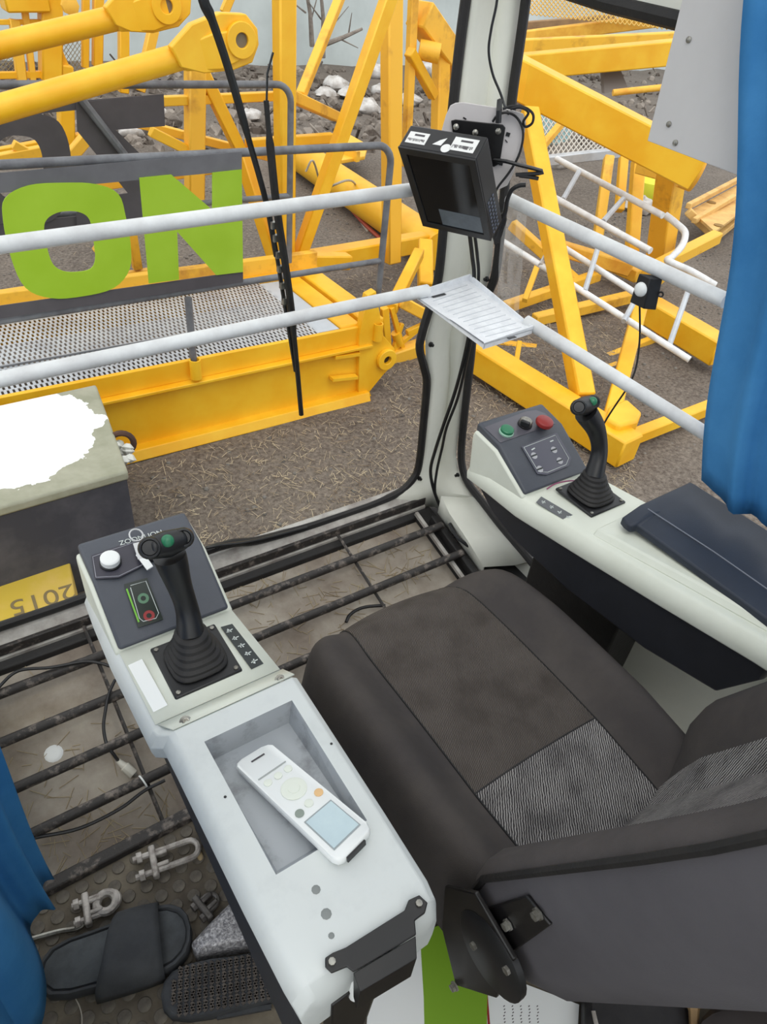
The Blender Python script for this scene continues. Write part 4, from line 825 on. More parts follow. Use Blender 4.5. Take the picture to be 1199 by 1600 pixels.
obj('lifting_ring', M().ring(PN(190, 693, (1, 0, 0), blk(.3, 0, 0).x + .035), (.25, 1, -.1), .056, .015, 20, 8), mat('brown_rust', (84, 58, 46), (60, 44, 40), 12, .8), t)
cl = M(); rnd = random.Random(3)
for k in range(9): cl.lathe(blk(.30, -.012, -.05) + V((rnd.uniform(-.02, .03), rnd.uniform(-.1, .1), rnd.uniform(-.05, .02))), (rnd.random(), rnd.random(), 1), [(.01, -.02), (.03, 0), (.01, .02)], 6)
obj('mortar_crumbs', cl, mat('pale_mortar', (206, 206, 200), rough=.9), t, kind='stuff')
t = thing('yellow_slab', 'faded yellow steel slab with upside-down stencilled digits beside the block', 'slab', PG(40, 930))
sz = G + .20
Pq = [PZ(108, 872, sz), PZ(122, 958, sz)]; dd = (Pq[1] - Pq[0]).normalized(); l2 = V((-1.2, 0, 0))
Q = [Pq[0], Pq[0] + dd * .9, Pq[0] + dd * .9 + l2, Pq[0] + l2]
obj('slab_plate', M().prism([p + V((0, 0, -.20)) for p in Q], (0, 0, .20)), mat('stained_yellow', (206, 176, 64), (222, 186, 110), 3, .7, lo=.45, hi=.7), t, bevel=.006)
a, c_ = PZ(26, 948, sz + .001), PZ(106, 924, sz + .001)
text('stencil_digits', '2015', mat('faded_stencil', (128, 112, 78), rough=.8), t, a.lerp(c_, .5), a - c_, PZ(66, 960, sz) - PZ(62, 900, sz), .135, .001)

# ---------------------------------------------------------------- walkway platform with railings
YF, YR = 3.64, 4.55
def F(px, py, o=0): return PY(px, py, YF + o)
def Rr(px, py, o=0): return PY(px, py, YR + o)
t = thing('walkway_platform', 'yellow steel walkway platform with a perforated grating and grey railings', 'platform', (1.2, 4.1, G))
ztop, zbot, zled = F(350, 553).z, G, F(350, 580).z - .01
XE = F(603, 500).x
obj('side_beam', M().bb((-1.6, YF, zled), (XE - .02, YF + .03, ztop)), YEL, t, bevel=.004)
obj('beam_ledge', M().hexa([V((-1.6, YF - .05, zled - .02)), V((XE - .12, YF - .05, zled - .02)), V((XE - .12, YF + .03, zled - .02)), V((-1.6, YF + .03, zled - .02)), V((-1.6, YF - .05, zled)), V((XE - .12, YF - .05, zled)), V((XE - .12, YF + .03, zled)), V((-1.6, YF + .03, zled))]), YEL, t, bevel=.004)
obj('beam_web', M().bb((-1.6, YF + .005, G + .05), (XE - .1, YF + .03, zled)), YEL, t)
obj('beam_foot', M().hexa([V((-1.6, YF - .09, G)), V((XE - .12, YF - .09, G)), V((XE - .12, YF + .03, G)), V((-1.6, YF + .03, G)), V((-1.6, YF - .06, G + .06)), V((XE - .12, YF - .06, G + .06)), V((XE - .12, YF + .03, G + .06)), V((-1.6, YF + .03, G + .06))]), YEL, t, bevel=.006)
obj('pin_plate', M().prism([F(*p, -.03) for p in ((562, 525), (575, 462), (588, 455), (600, 525), (617, 545), (620, 565), (600, 585), (578, 612), (582, 622), (560, 628))], (0, .06, 0)), YEL, t, bevel=.004)
pc = F(602, 560, -.03)
b = obj('pin_boss', M().lathe(pc, (0, -1, 0), [(.075, 0), (.075, .035), (.03, .035), (.03, .0)], 24), YEL, t, bevel=.003)
obj('pin_hole', M().lathe(pc + V((0, -.003, 0)), (0, -1, 0), [(.031, 0), (.031, .002)], 16), mat('hole_dark', (60, 48, 30), rough=.9), b)
for a, c_ in (((522, 557), (560, 552)), ((518, 592), (557, 588))): obj('stiffener_rib', M().bar(F(*a, -.03), F(*c_, -.03), .05, .02), YEL, t)
# end beams and rear beam
xg = F(520, 490).x - .10
obj('end_plate', M().bb((2.18, YF + .04, ztop - .02), (2.34, YR - .02, ztop - .004)), mat('galvanised_plate', (190, 198, 206), (176, 184, 192), 5, .4), t)
obj('end_beam', M().bb((2.345, YF + .03, ztop - .22), (2.50, YR, ztop + .012)), YEL, t, bevel=.012)
obj('end_beam', M().bb((2.53, YF + .03, ztop - .22), (2.69, YR + .25, ztop + .02)), YEL, t, bevel=.012)
obj('rear_beam', M().bb((-1.6, YR + .06, ztop - .2), (2.7, YR + .12, ztop + .14)), YOLD, t, bevel=.006)
obj('rear_ledge', M().bb((-1.6, YR + .0, ztop - .02), (2.7, YR + .06, ztop + .03)), YEL, t, bevel=.004)
# grating with real slots
gx0, gx1, gy0, gy1 = -.9, 2.18, YF + .03, YR; nx, ny = 112, 19; mm = M(); zg = ztop - .006
for j in range(ny):
    y0 = gy0 + (gy1 - gy0) * j / ny; y1 = gy0 + (gy1 - gy0) * (j + 1) / ny; h = (y1 - y0)
    for i in range(nx):
        x0 = gx0 + (gx1 - gx0) * (i + (.5 if j % 2 else 0)) / nx; wx = (gx1 - gx0) / nx
        O = [(x0, y0), (x0 + wx, y0), (x0 + wx, y1), (x0, y1)]; I = [(x0 + wx * .27, y0 + h * .10), (x0 + wx * .73, y0 + h * .10), (x0 + wx * .73, y1 - h * .10), (x0 + wx * .27, y1 - h * .10)]
        mm.add([V((x, y, zg)) for x, y in O + I], [(0, 1, 5, 4), (1, 2, 6, 5), (2, 3, 7, 6), (3, 0, 4, 7)])
GRT = mat('galvanised_grating', (196, 200, 204), (176, 180, 186), 6, .4, .2)
obj('grating', mm, GRT, t, kind='stuff', smooth=0, solid=.004)
obj('grating_joint', M().tube([V((gx0, gy0 + .30, zg + .006)), V((gx1, gy0 + .30, zg + .006))], .006, 6), GTUBE, t)
obj('under_tray', M().bb((-1.6, YF + .04, G + .12), (2.3, YR, G + .14)), mat('dull_brown_plate', (96, 86, 74), rough=.9), t)  # plain brown sheet below the slotted grating
# front railing
rr = .021
zt_, zm_ = F(300, 240).z, F(300, 463).z
xe = F(612, 240).x
def hoop(name, y, x0, x1, zt, zb, r, mt):
    return obj(name, M().tube([V((x0, y, zt)), V((x1 - .10, y, zt))] + [V((x1 - .10 + .10 * math.sin(a), y, zt - .10 + .10 * math.cos(a))) for a in [math.pi / 2 * k / 6 for k in range(1, 7)]] + [V((x1, y, zb))], r, 10), mt, t)
hoop('front_top_rail', YF, -1.6, xe, F(600, 227).z, ztop + .02, rr, GTUBE)
obj('front_mid_rail', M().tube([V((-1.6, YF, zm_)), V((xe, YF, F(590, 408).z))], rr * .9, 10), GTUBE, t)
xp = F(296, 500).x
obj('post', M().tube([V((xp, YF - .01, zm_)), V((xp, YF - .01, ztop - .02))], rr, 10), GTUBE, t)
for x, w_ in ((xp, .05), (xe, .05)): obj('post_socket', M().lathe((x, YF - .035, ztop - .10), (0, 0, 1), [(.034, 0), (.034, .12), (.026, .12), (.026, .0)], 12, cap=False), YEL, t)
# rear railing
xr_ = Rr(458, 250).x
hoop('rear_top_rail', YR + .04, -1.6, xr_, Rr(430, 134).z, ztop + .1, rr, GTUBE)
obj('rear_mid_rail', M().tube([V((-1.6, YR + .04, Rr(300, 322).z)), V((xr_, YR + .04, Rr(440, 310).z))], rr * .9, 10), GTUBE, t)
obj('rear_strut', M().tube([Rr(125, 152, -.075), Rr(195, 242, -.075)], .022, 8), GTUBE, t)

# letter signs on the railings
def catloop(pts, n=4): 
    P = [V(p).to_3d() for p in pts]; k = len(P); out = []
    for i in range(k):
        a, b_, c, d = P[i - 1], P[i], P[(i + 1) % k], P[(i + 2) % k]
        for q in range(n):
            u = q / n; out.append(.5 * ((2 * b_) + (c - a) * u + (2 * a - 5 * b_ + 4 * c - d) * u * u + (3 * b_ - a - 3 * c + d) * u ** 3))
    return out
t = thing('letter_sign', 'lime green cut-out letters O and N between dark bands on the front railing', 'sign', (1.0, YF, zm_))
yo = -.028
obj('top_band', M().prism([F(-300, 297, yo), F(378, 237, yo), F(378, 266, yo), F(-300, 330, yo)], (0, .006, 0)), mat('grey_band', (104, 104, 108), (92, 92, 96), 5, .5), t)
obj('bottom_band', M().prism([F(-300, 520, yo), F(0, 478, yo), F(380, 424, yo), F(380, 441, yo), F(0, 498, yo), F(-300, 545, yo)], (0, .006, 0)), SIGND, t)
obj('letter', M().prism([F(*p, yo - .008) for p in ((218, 278), (268, 273), (332, 328), (332, 270), (378, 265), (380, 425), (338, 430), (277, 362), (280, 437), (233, 443))], (0, .006, 0)), GREEN, t, label='lime green letter N')
out = catloop([(100, 286), (150, 288), (185, 303), (197, 340), (204, 380), (203, 420), (178, 450), (130, 463), (80, 466), (40, 450), (18, 405), (5, 345), (8, 310), (45, 290)])
inn = catloop([(104, 330), (122, 331), (136, 338), (143, 352), (147, 380), (149, 405), (142, 420), (122, 425), (100, 424), (84, 414), (75, 392), (69, 357), (74, 342), (88, 333)])
obj('letter', M().band([F(p.x, p.y, yo - .008) for p in out], [F(p.x, p.y, yo - .008) for p in inn], (0, .006, 0)), GREEN, t, label='lime green letter O', smooth=30)
t = thing('letter_sign', 'dark grey backs of cut-out letters on the rear railing behind the lime sign', 'sign', (1.0, YR, ztop + .1))
obj('letter', M().prism([Rr(*p, -.05) for p in ((119, 160), (256, 147), (258, 197), (181, 203), (272, 292), (274, 338), (120, 356), (120, 312), (200, 302), (121, 205))], (0, .006, 0)), SIGND, t, label='dark back of a mirrored letter Z')
out = catloop([(40, 176), (85, 185), (105, 215), (112, 262), (108, 310), (80, 345), (30, 350), (-25, 340), (-50, 300), (-52, 240), (-40, 195), (0, 178)])
inn = catloop([(30, 212), (52, 217), (64, 235), (68, 262), (66, 290), (50, 308), (30, 312), (5, 306), (-8, 285), (-10, 255), (-5, 228), (10, 214)])
obj('letter', M().band([Rr(p.x, p.y, -.05) for p in out], [Rr(p.x, p.y, -.05) for p in inn], (0, .006, 0)), SIGND, t, label='dark back of a letter O', smooth=30)
obj('top_band', M().prism([Rr(-200, 190, -.035), Rr(120, 158, -.035), Rr(256, 147, -.035), Rr(256, 151, -.035), Rr(120, 172, -.035), Rr(-200, 204, -.035)], (0, .006, 0)), SIGND, t)
obj('bottom_band', M().prism([Rr(-200, 368, -.035), Rr(290, 322, -.035), Rr(290, 340, -.035), Rr(-200, 388, -.035)], (0, .006, 0)), SIGND, t)

# ---------------------------------------------------------------- yellow tie rods with eye ends
def tie_rod(label, Y, a, b, wpx, plate_, hole, rpx):
    P = lambda p, o=0: PY(p[0], p[1], Y + o)
    t = thing('tie_rod', label, 'rod', P(b))
    tt = (P(b) - EYE).dot(ray(599.5, 800).normalized()); r = wpx / 2 * tt / FOC
    obj('rod', M().tube([P(a), P(b)], r, 18), YEL, t)
    for k, o in ((0, -.09), (1, .03)):
        obj('eye_plate', M().prism([P(p, o) for p in plate_], (0, .06, 0)), YEL, t, bevel=.006)
    h = P(hole, -.09); R = rpx * tt / FOC
    obj('collar', M().lathe(h, (0, -1, 0), [(R, 0), (R, .03), (R * .42, .03), (R * .42, 0)], 26), YEL, t, bevel=.003)
    obj('eye_hole', M().lathe(h + V((0, -.012, 0)), (0, -1, 0), [(R * .42, 0), (R * .42, .002)], 18), mat('dull_eye_steel', (120, 108, 88), rough=.7), t)  # flat dull disc filling the eye opening
    dv = (P(b) - P(a)).normalized(); nv = dv.cross(V((0, 1, 0))).normalized()
    obj('gusset', M().loft([[P(b) + dv * x + nv * (k * q) + V((0, m_ * h2, 0)) for k, m_ in ((-1, -1), (1, -1), (1, 1), (-1, 1))] for x, q, h2 in ((-.02, r * .9, r * 1.0), (.16, r * 1.35, .11), (.34, r * 1.0, .10))]), YEL, t, bevel=.008)
    return t
tie_rod('lower yellow tie rod with a round eye end, crossing above the grey letters', 4.15, (-120, 205), (284, 88), 37, ((268, 74), (300, 38), (345, 20), (385, 22), (403, 45), (405, 70), (395, 98), (365, 110), (320, 115), (284, 106)), (375, 62), 25)
tie_rod('upper yellow tie rod with an eye end at the top of the frame', 4.75, (-120, 100), (182, 28), 34, ((165, 12), (195, -22), (240, -40), (280, -36), (300, -10), (298, 22), (280, 42), (240, 52), (205, 50), (182, 40)), (258, 9), 24)

# ---------------------------------------------------------------- yellow lattice steelwork
def beams(t, lst, mt=YEL, name='member'):
    for q in lst:
        a, b_, wpx = q[0], q[1], q[2]; m_ = q[3] if len(q) > 3 else mt; nm = q[4] if len(q) > 4 else name
        tt = ((a + b_) / 2 - EYE).dot(ray(599.5, 800)) / ray(599.5, 800).length_squared
        w_ = wpx * tt / FOC
        obj(nm, M().bar(a, b_, w_ * .86, w_ * .86), m_, t, bevel=min(.012, w_ * .08), seg=1)
A = lambda px, py, Y=4.85: PY(px, py, Y)
t = thing('mast_frame', 'tall yellow A-frame mast rising behind the walkway railing', 'mast', (2.6, 4.85, G))
beams(t, [(A(444, -60), A(446, 402), 32, YEL, 'upright'), (A(628, -60), A(467, 402), 24, YEL, 'leg'), (A(612, -60, 5.3), A(612, 410, 5.1), 30, YOLD, 'upright'), (A(648, -40, 5.6), A(634, 260, 5.5), 15, YOLD, 'upright'),
          (A(455, 415), A(690, 372, 5.6), 32, YEL, 'foot_beam'), (A(470, 408), A(545, 408), 26, YEL, 'foot_plate'), (A(455, 150, 5.0), A(525, 182, 5.6), 18, YOLD, 'brace'), (A(542, -30, 6), A(470, 150, 5.2), 16, YOLD, 'brace'),
          (A(640, 80, 5.5), A(678, 150, 5.6), 17, YEL, 'brace'), (A(655, 20, 5.6), A(720, 110, 5.8), 42, YOLD, 'crossbeam'), (A(690, 80, 5.7), A(682, 400, 5.5), 24, YOLD, 'upright'), (A(645, -60, 5.4), A(680, -10, 5.4), 26, YOLD, 'brace')])
obj('pin_stub', M().tube([PY(655, 77, 5.55), PY(687, 84, 5.45)], .075, 14), YOLD, t)
t = thing('pivot_link', 'yellow clevis link and pin at the right end of the walkway', 'link', (3.1, 4.0, G))
L_ = lambda px, py, Y=4.0: PY(px, py, Y)
beams(t, [(L_(605, 545), L_(600, 480), 14), (L_(632, 555), L_(612, 480), 9), (L_(612, 555), L_(628, 505), 8), (L_(615, 545), L_(664, 505), 9), (L_(636, 520), L_(668, 505), 10), (L_(612, 482), L_(655, 395, 4.6), 20, YEL, 'arm'), (L_(665, 450, 4.6), L_(664, 380, 5.0), 26, YEL, 'upright'), (L_(625, 470), L_(680, 500), 20, YOLD, 'cross_tube'), (L_(605, 560), L_(664, 540), 26, YOLD, 'base_tube')])
obj('link_pin', M().tube([L_(618, 520), L_(624, 538)], .035, 12), YEL, t)
t = thing('lattice_frame', 'yellow lattice frame standing behind the rods at upper left', 'frame', (1.5, 6.4, G))
B_ = lambda px, py, Y=6.6: PY(px, py, Y)
beams(t, [(B_(78, -40), B_(79, 128), 36, YEL, 'upright'), (B_(134, -40), B_(133, 106), 12, YEL, 'upright'), (B_(154, -40), B_(152, 104), 17, YEL, 'upright'), (B_(22, 30), B_(34, 128), 17, YOLD, 'upright'), (B_(38, 10), B_(52, 130), 11, YOLD, 'upright'), (B_(0, -10), B_(70, -10), 52, YEL, 'head_beam'), (B_(-60, 35), B_(70, 34), 8, YEL, 'tube'), (B_(-60, 119), B_(70, 116), 11, YEL, 'tube'), (B_(-60, 133), B_(72, 131), 10, YEL, 'tube'), (B_(60, 5), B_(110, 122), 12, YEL, 'brace'),
          (B_(193, 40), B_(193, 145), 17, YEL, 'upright'), (B_(240, 45), B_(218, 142), 17, YOLD, 'upright'), (B_(100, 100), B_(105, 250), 26, YEL, 'upright'), (B_(-60, 250), B_(150, 210), 16, YEL, 'tube')])
obj('bolt_head', M().lathe(B_(108, 8, 6.3), (0, -1, 0), [(.06, 0), (.06, .04), (.03, .05)], 8), YPALE, t)
mm = M()
def mesh_panel(mm, c4_, n, k, w_=.004):
    c4_ = [V(p) for p in c4_]
    def g(u, v): return c4_[0].lerp(c4_[1], u).lerp(c4_[3].lerp(c4_[2], u), v)
    for i in range(-k, n + 1):
        for s_ in (0, 1):
            u0, u1 = i / n, (i + k) / n; v0, v1 = 0, 1
            if u0 < 0: v0 = -u0 / (u1 - u0); u0 = 0
            if u1 > 1: v1 = (1 - (i / n)) / (k / n); u1 = 1
            if s_: p, q = g(1 - u0, v0), g(1 - u1, v1)
            else: p, q = g(u0, v0), g(u1, v1)
            if (p - q).length > .02: mm.bar(p, q, w_)
mesh_panel(mm, [B_(95, 25, 6.7), B_(132, 20, 6.7), B_(130, 118, 6.7), B_(98, 122, 6.7)], 5, 10); mesh_panel(mm, [B_(-20, 60, 6.7), B_(28, 55, 6.7), B_(30, 115, 6.7), B_(-20, 120, 6.7)], 6, 7)
obj('wire_mesh', mm, mat('mesh_wire', (150, 140, 110), rough=.5), t, kind='stuff', smooth=0)
t = thing('lattice_frame', 'yellow post with a long slanting brace behind the rear railing', 'frame', (2.4, 5.4, G))
C_ = lambda px, py, Y=5.2: PY(px, py, Y)
beams(t, [(C_(305, 60), C_(304, 330), 31, YOLD, 'upright'), (C_(305, 90), C_(375, 235), 22, YEL, 'brace'), (C_(375, 235), C_(428, 400, 4.95), 22, YEL, 'brace'), (C_(250, 158), C_(430, 150), 15, YEL, 'crossbar'), (C_(235, 205), C_(300, 238), 17, YEL, 'brace'), (C_(205, 190, 5.6), C_(460, 255, 5.3), 14, YOLD, 'crossbar') , (C_(385, 225), C_(520, 215), 16, YEL, 'crossbar'), (C_(350, 20), C_(383, -60), 14, YOLD, 'brace')])
t = thing('lattice_frame', 'low yellow girder lying in the yard beyond the lime letters', 'frame', (1.2, 5.6, G))
D_ = lambda px, py, Y=5.3: PY(px, py, Y)
beams(t, [(D_(-60, 260), D_(70, 235), 18), (D_(20, 225), D_(65, 250), 15), (D_(-60, 470), D_(235, 425), 14), (D_(150, 395), D_(240, 280), 16), (D_(60, 370), D_(150, 350), 18), (D_(200, 330), D_(215, 420), 16), (D_(90, 300, 5.6), D_(330, 265, 5.6), 14), (D_(110, 245), D_(135, 215), 20)], YOLD)
# big pipe on the ground with a red cable beside it
a, b_ = PG(452, 232, .22), PG(688, 393, .22)
tag(obj('steel_pipe', M().tube([a, b_], .19, 18), YEL), 'thick yellow pipe lying on the soil beyond the walkway end', 'pipe')
cable('red cable running along the fallen yellow pipe', [PG(495, 268, .08), PG(530, 305, .05), PG(565, 345, .03), PG(600, 378, .02)], .022, mat('red_cable', (170, 74, 50), rough=.6))
tag(obj('wire_loop', M().tube(cr([PG(478, 268, .45), PG(490, 252, .55), PG(505, 300, .02), PG(520, 290, .5), PG(548, 282, .5), PG(560, 300, .2), PG(562, 340, .02), PG(575, 362, .0)], 6), .012, 6), mat('pale_wire', (170, 164, 150), rough=.6)), 'loose grey wire looped over the yellow pipe', 'wire')
t = thing('yellow_plate_part', 'flat yellow plate offcut lying behind the mast leg', 'plate', PG(560, 240))
obj('plate', M().prism([PG(*p, .3) for p in ((500, 222), (540, 212), (575, 232), (570, 250), (525, 258))], (0, 0, .05)), YOLD, t, bevel=.01)
obj('plate_rib', M().bar(PG(510, 228, .37), PG(560, 245, .37), .06, .12), YOLD, t)

# ---------------------------------------------------------------- right side: jib section on the ground
t = thing('jib_section', 'large yellow lattice jib section lying beyond the side window', 'jib', (4.2, 3.0, G))
K = PD
beams(t, [(K(780, 105, 5.9), K(1092, 266, 5.9), 62, YEL, 'top_chord'), (PG(735, 548, .16), PG(985, 706, .13), 52, YEL, 'bottom_chord'), (K(826, 175, 5.6), PG(912, 622, .2), 33, YEL, 'leg'), (K(1003, 470, 5.6), PG(945, 690, .12), 27, YEL, 'leg'), 
          (K(775, 540, 6.0), K(1125, 584, 6.1), 19, YEL, 'brace'), (K(835, 500, 6.3), K(1010, 458, 6.8), 19, YOLD, 'brace'), (K(790, 480, 6.4), K(935, 430, 6.9), 18, YOLD, 'brace'), (PG(940, 702, .10), PG(1120, 632, .10), 23, YEL, 'cross_beam'), (K(945, 560, 6), K(1030, 526, 6.3), 12, YOLD, 'brace'), (K(880, 600, 5.6), K(965, 570, 5.9), 11, YOLD, 'brace'),
          (K(842, 410, 6.4), K(820, 470, 6.2), 10, YOLD, 'brace'), (K(812, 535, 5.7), K(806, 572, 5.5), 9, YEL, 'lug_post')])
obj('node_plate', M().prism([PG(*p, .02) for p in ((935, 685), (962, 672), (985, 694), (978, 708), (950, 716), (930, 705))], (0, 0, .26)), YEL, t, bevel=.02)
t = thing('jib_section', 'yellow lattice jib end with posts beside the pale crate', 'jib', (6.2, 4.6, G))
beams(t, [(K(1052, 255, 6.3), PG(1026, 436, .1), 38, YOLD, 'post'), (K(998, 250, 7.2), PG(985, 430, .1), 21, YEL, 'post'), (K(975, 245, 7.6), K(968, 330, 7.6), 15, YEL, 'post'), (K(952, 245, 7.9), K(934, 375, 7.9), 17, YOLD, 'post'), (K(1000, 262, 7), K(1060, 278, 6.5), 20, YOLD, 'rail'), (PG(1002, 476, .2), PG(1130, 552, .2), 44, YEL, 'bottom_chord'), (PG(1000, 432, .2), PG(930, 400, .2), 22, YOLD, 'brace'), (K(1012, 425, 6.4), K(1120, 370, 7), 22, YOLD, 'brace'), (K(850, 380, 6.8), K(985, 420, 6.9), 24, YPALE, 'brace'), (K(800, 350, 6.9), K(900, 440, 6.8), 18, YOLD, 'brace')])
obj('thin_tube', M().tube([K(958, 145, 8.2), K(1060, 134, 8.2)], .035, 10), YPALE, t)  # separate yellow tube, only grouped with the jib section
obj('end_cap', M().tube([K(1072, 262, 6.1), K(1092, 270, 6.1)], .16, 16), YPALE, t)
for lab, a, b_, w_, m_ in (('topmost long yellow beam stacked at the head of the side window', (790, 62, 11), (1090, 24, 11), 17, YPALE), ('second long yellow beam below the topmost one in the side window', (790, 74, 10), (1090, 60, 10), 20, YOLD), ('third and thickest long yellow beam under the stack in the side window', (790, 106, 9), (1090, 78, 9), 33, YEL), ('brown rusty beam lying across the top of the side window', (790, 44, 12), (960, 30, 12), 13, mat('rusty_beam', (166, 134, 96), (140, 112, 84), 4, .8))):
    p, q = K(*a), K(*b_); w2 = w_ * a[2] / FOC; tag(obj('long_beam', M().bar(p, q, w2, w2), m_, bevel=.015), lab, 'beam')
tag(obj('dark_plate', M().prism([K(*p, 9.2) for p in ((942, 108), (968, 104), (982, 138), (945, 146))], (0, .05, 0)), mat('dark_grey_plate', (120, 112, 106), rough=.8)), 'dark grey plate leaning behind the main chord', 'plate')
MW_ = mat('grey_mesh_wire', (196, 190, 180), rough=.5)
t = thing('wire_mesh_panel', 'grey wire mesh fence panel leaning below the main yellow chord', 'mesh panel', K(915, 230, 8.2))
mm = M(); mesh_panel(mm, [K(838, 180, 8.4), K(960, 200, 8.4), K(958, 240, 8.2), K(835, 262, 8.0)], 16, 6, .012); obj('wire_mesh', mm, MW_, t, kind='stuff', smooth=0)
beams(t, [(K(838, 240, 8.1), K(880, 190, 8.2), 12, YPALE, 'edge_bar'), (K(846, 252, 8.0), K(968, 238, 8.2), 16, GRT, 'kick_plate')])
t = thing('wire_mesh_panel', 'yellow wire mesh panel at the head of the side window', 'mesh panel', K(1000, 30, 10))
mm = M(); mesh_panel(mm, [K(800, -10, 11.5), K(1080, 10, 10.5), K(1080, 50, 10.3), K(800, 20, 11.2)], 40, 4, .012); obj('wire_mesh', mm, mat('yellow_mesh_wire', (214, 172, 80), rough=.5), t, kind='stuff', smooth=0)
tag(obj('blue_crate', M().box(K(868, 196, 8.9), (.5, .3, .35), Matrix.Rotation(.4, 3, 'Z')), mat('pale_cyan_plastic', (170, 206, 208), (140, 190, 196), 6, .6), bevel=.02), 'pale cyan plastic bundle behind the wire mesh', 'bundle')
# white tubular ladders
def ladder(lab, rails_, rungs, r):
    a = rails_[0][0]; t = thing('tube_ladder', lab, 'ladder', K(*a))
    for q in rails_: obj('stile', M().tube([K(*p) for p in q], r, 10), WTUBE, t)
    for q in rungs: obj('rung', M().tube([K(*p) for p in q], r * .85, 8), GRT, t)
ladder('upper white tubular ladder lying among the yellow posts', [((870, 248, 6.9), (1036, 337, 6.1)), ((845, 297, 6.4), (1017, 392, 5.7))], [((974, 311, 6.3), (943, 346, 6.05)), ((905, 268, 6.6), (880, 312, 6.3))], .028)
ladder('lower white tubular ladder lying beyond the side guard rails', [((858, 372, 5.6), (984, 452, 5.2), (1010, 470, 5.15)), ((784, 376, 5.5), (888, 441, 5.2), (1078, 562, 4.9))], [((935, 386, 5.35), (914, 455, 5.15)), ((992, 470, 5.1), (975, 502, 5.0)), ((1077, 450, 5.1), (1046, 540, 4.95)), ((866, 376, 5.5), (845, 415, 5.3))], .024)
tag(obj('bent_tube', M().tube(cr([K(1040, 336, 6.3), K(1058, 350, 6.25), K(1071, 364, 6.2), K(1066, 384, 6.1), K(1050, 402, 6.0), K(1045, 408, 5.9), K(1080, 424, 5.9), K(1118, 446, 5.9)], 5), .03, 10), WTUBE), 'bent white tube hooked beside the yellow end post', 'tube')
# pale crate of boards
t = thing('broken_crate', 'pale orange crate of boards lying by the blue curtain', 'crate', PG(1115, 340))
WD_ = mat('pale_orange_board', (228, 186, 112), (206, 160, 92), 6, .7)
beams(t, [(PG(1075, 330, .35), PG(1120, 372, .1), 14), (PG(1076, 322, .4), PG(1165, 275, .4), 9), (PG(1085, 345, .3), PG(1160, 300, .4), 9), (PG(1118, 372, .1), PG(1170, 330, .2), 10)], WD_, 'board')
obj('board', M().prism([PG(*p, .28) for p in ((1078, 332), (1160, 288), (1170, 325), (1116, 366))], (0, 0, .03)), WD_, t)
for p in ((1112, 316), (1124, 352)): obj('slot', M().lathe(PG(*p, .315), (0, 0, 1), [(.06, 0), (.06, .004)], 12), mat('slot_brown', (150, 116, 60), rough=.8), t)
tag(obj('yellow_jug', M().lathe(PG(1008, 312, 0), (0, 0, 1), [(.16, 0), (.2, .05), (.2, .25), (.1, .32), (.07, .38)], 14), mat('bright_yellow_green', (236, 236, 70), rough=.5)), 'bright lemon yellow jug behind the grey tube', 'jug')
# rubble: white sacks and stones by the wall
random.seed(21)
lump = None; LM = mat('dirty_white_sack', (214, 210, 206), (150, 140, 130), 3, .9, bump=.3, bscale=5)
spots = [(545, 152, 'white lump of rubble against the mast leg, beside the slanting brace'), (524, 140, 'white rubble lump between the two uprights of the mast'), (582, 122, 'white rubble lump high up between the mast leg and upright'), (572, 176, 'white rubble lump low behind the leaning mast leg'), (596, 150, 'small white rubble lump touching the second mast upright'), (508, 152, 'white rubble lump just right of the tall mast upright'), (662, 72, 'white rubble lump near the round pin stub'), (668, 118, 'white rubble lump below the round pin stub'), (640, 165, 'white rubble lump left of the monitor behind the mast'), (205, 212, 'white rubble lump seen through the dark letter Z'), (392, 186, 'white rubble lump between the wiper arms and the rear railing'), (1000, 330, 'white rubble lump by the bright lemon jug'), (866, 262, 'white rubble lump below the wire mesh kick plate'), (250, 182, 'white rubble lump beyond the right end of the dark letter Z')]
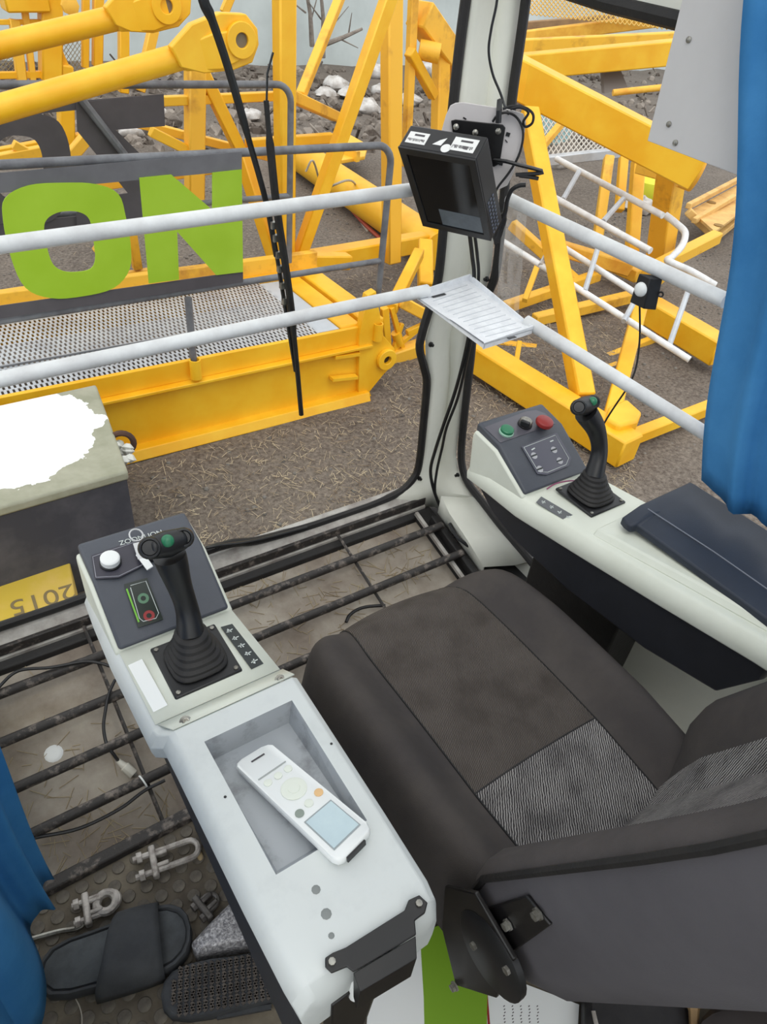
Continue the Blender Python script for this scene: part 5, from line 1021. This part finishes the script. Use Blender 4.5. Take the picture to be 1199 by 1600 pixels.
for k, (px, py, lb_) in enumerate(spots):
    p = PG(px, py); p.y = min(p.y, 16.2); r = random.uniform(.15, .25) * (p - EYE).length / 13
    lm = M(); rings = []
    for j, (rr_, hh) in enumerate(((.75, 0), (1, .25), (.9, .55), (.5, .8), (.05, .85))):
        rings.append([p + V((math.cos(a) * r * rr_ * random.uniform(.75, 1.3), math.sin(a) * r * rr_ * random.uniform(.75, 1.3), r * hh * random.uniform(.8, 1.1))) for a in [2 * math.pi * i / 9 for i in range(9)]])
    lm.loft(rings); o = obj('rubble_sack', lm, LM, smooth=70); tag(o, lb_, 'rubble', 'white rubble lumps in the yard')
mm = M(); random.seed(8)
for k in range(900):
    px, py = random.uniform(-50, 1150), random.uniform(95, 230); p = PG(px, py)
    if p.y > 16.9 or p.y < 5.2: continue
    a = random.uniform(0, 6.28); l = random.uniform(.05, .25); d = V((math.cos(a), math.sin(a), random.uniform(-.2, .9))) * l; mm.bar(p, p + d, random.uniform(.01, .04))
for k in range(900):
    px, py = random.uniform(-50, 1150), random.uniform(95, 240); p = PG(px, py)
    if p.y > 16.9 or p.y < 5.2: continue
    r = random.uniform(.03, .13); mm.lathe(p, (random.uniform(-1, 1), random.uniform(-1, 1), 1), [(r * .7, -r * .4), (r, r * .3), (r * .4, r)], 5)
tag(obj('yard_litter', mm, mat('dark_litter', (80, 70, 62), (150, 140, 130), 1.3, .95, lo=.42, hi=.6), kind='stuff', smooth=0), 'twigs, stones and litter strewn along the foot of the wall', 'litter')
BRK = mat('bare_bark', (150, 140, 130), (120, 110, 102), 8, .9)
for k, (a, b_, tw) in enumerate((((476, -30), (488, 72), ((478, 20, 440, -10), (484, 40, 500, -20))), ((500, -30), (505, 90), ((503, 60, 545, 10), (502, 30, 480, 0))), ((566, 45), (500, 72), ((530, 60, 560, 75), (545, 52, 550, 20))))):
    t = thing('bare_shrub', ('leftmost thin bare sapling against the pale yard wall', 'second bare sapling beside the slanting yellow brace', 'low bare branch leaning along the pale yard wall')[k], 'shrub', PY(b_[0], b_[1], 16.4))
    obj('trunk', M().tube([PY(*b_, 16.4), PY((a[0] + b_[0]) / 2 + 3, (a[1] + b_[1]) / 2, 16.3), PY(*a, 16.3)], [.06, .045, .03], 7), BRK, t)
    for q in tw: obj('branch', M().tube([PY(q[0], q[1], 16.35), PY(q[2], q[3], 16.2)], [.02, .008], 5), BRK, t)
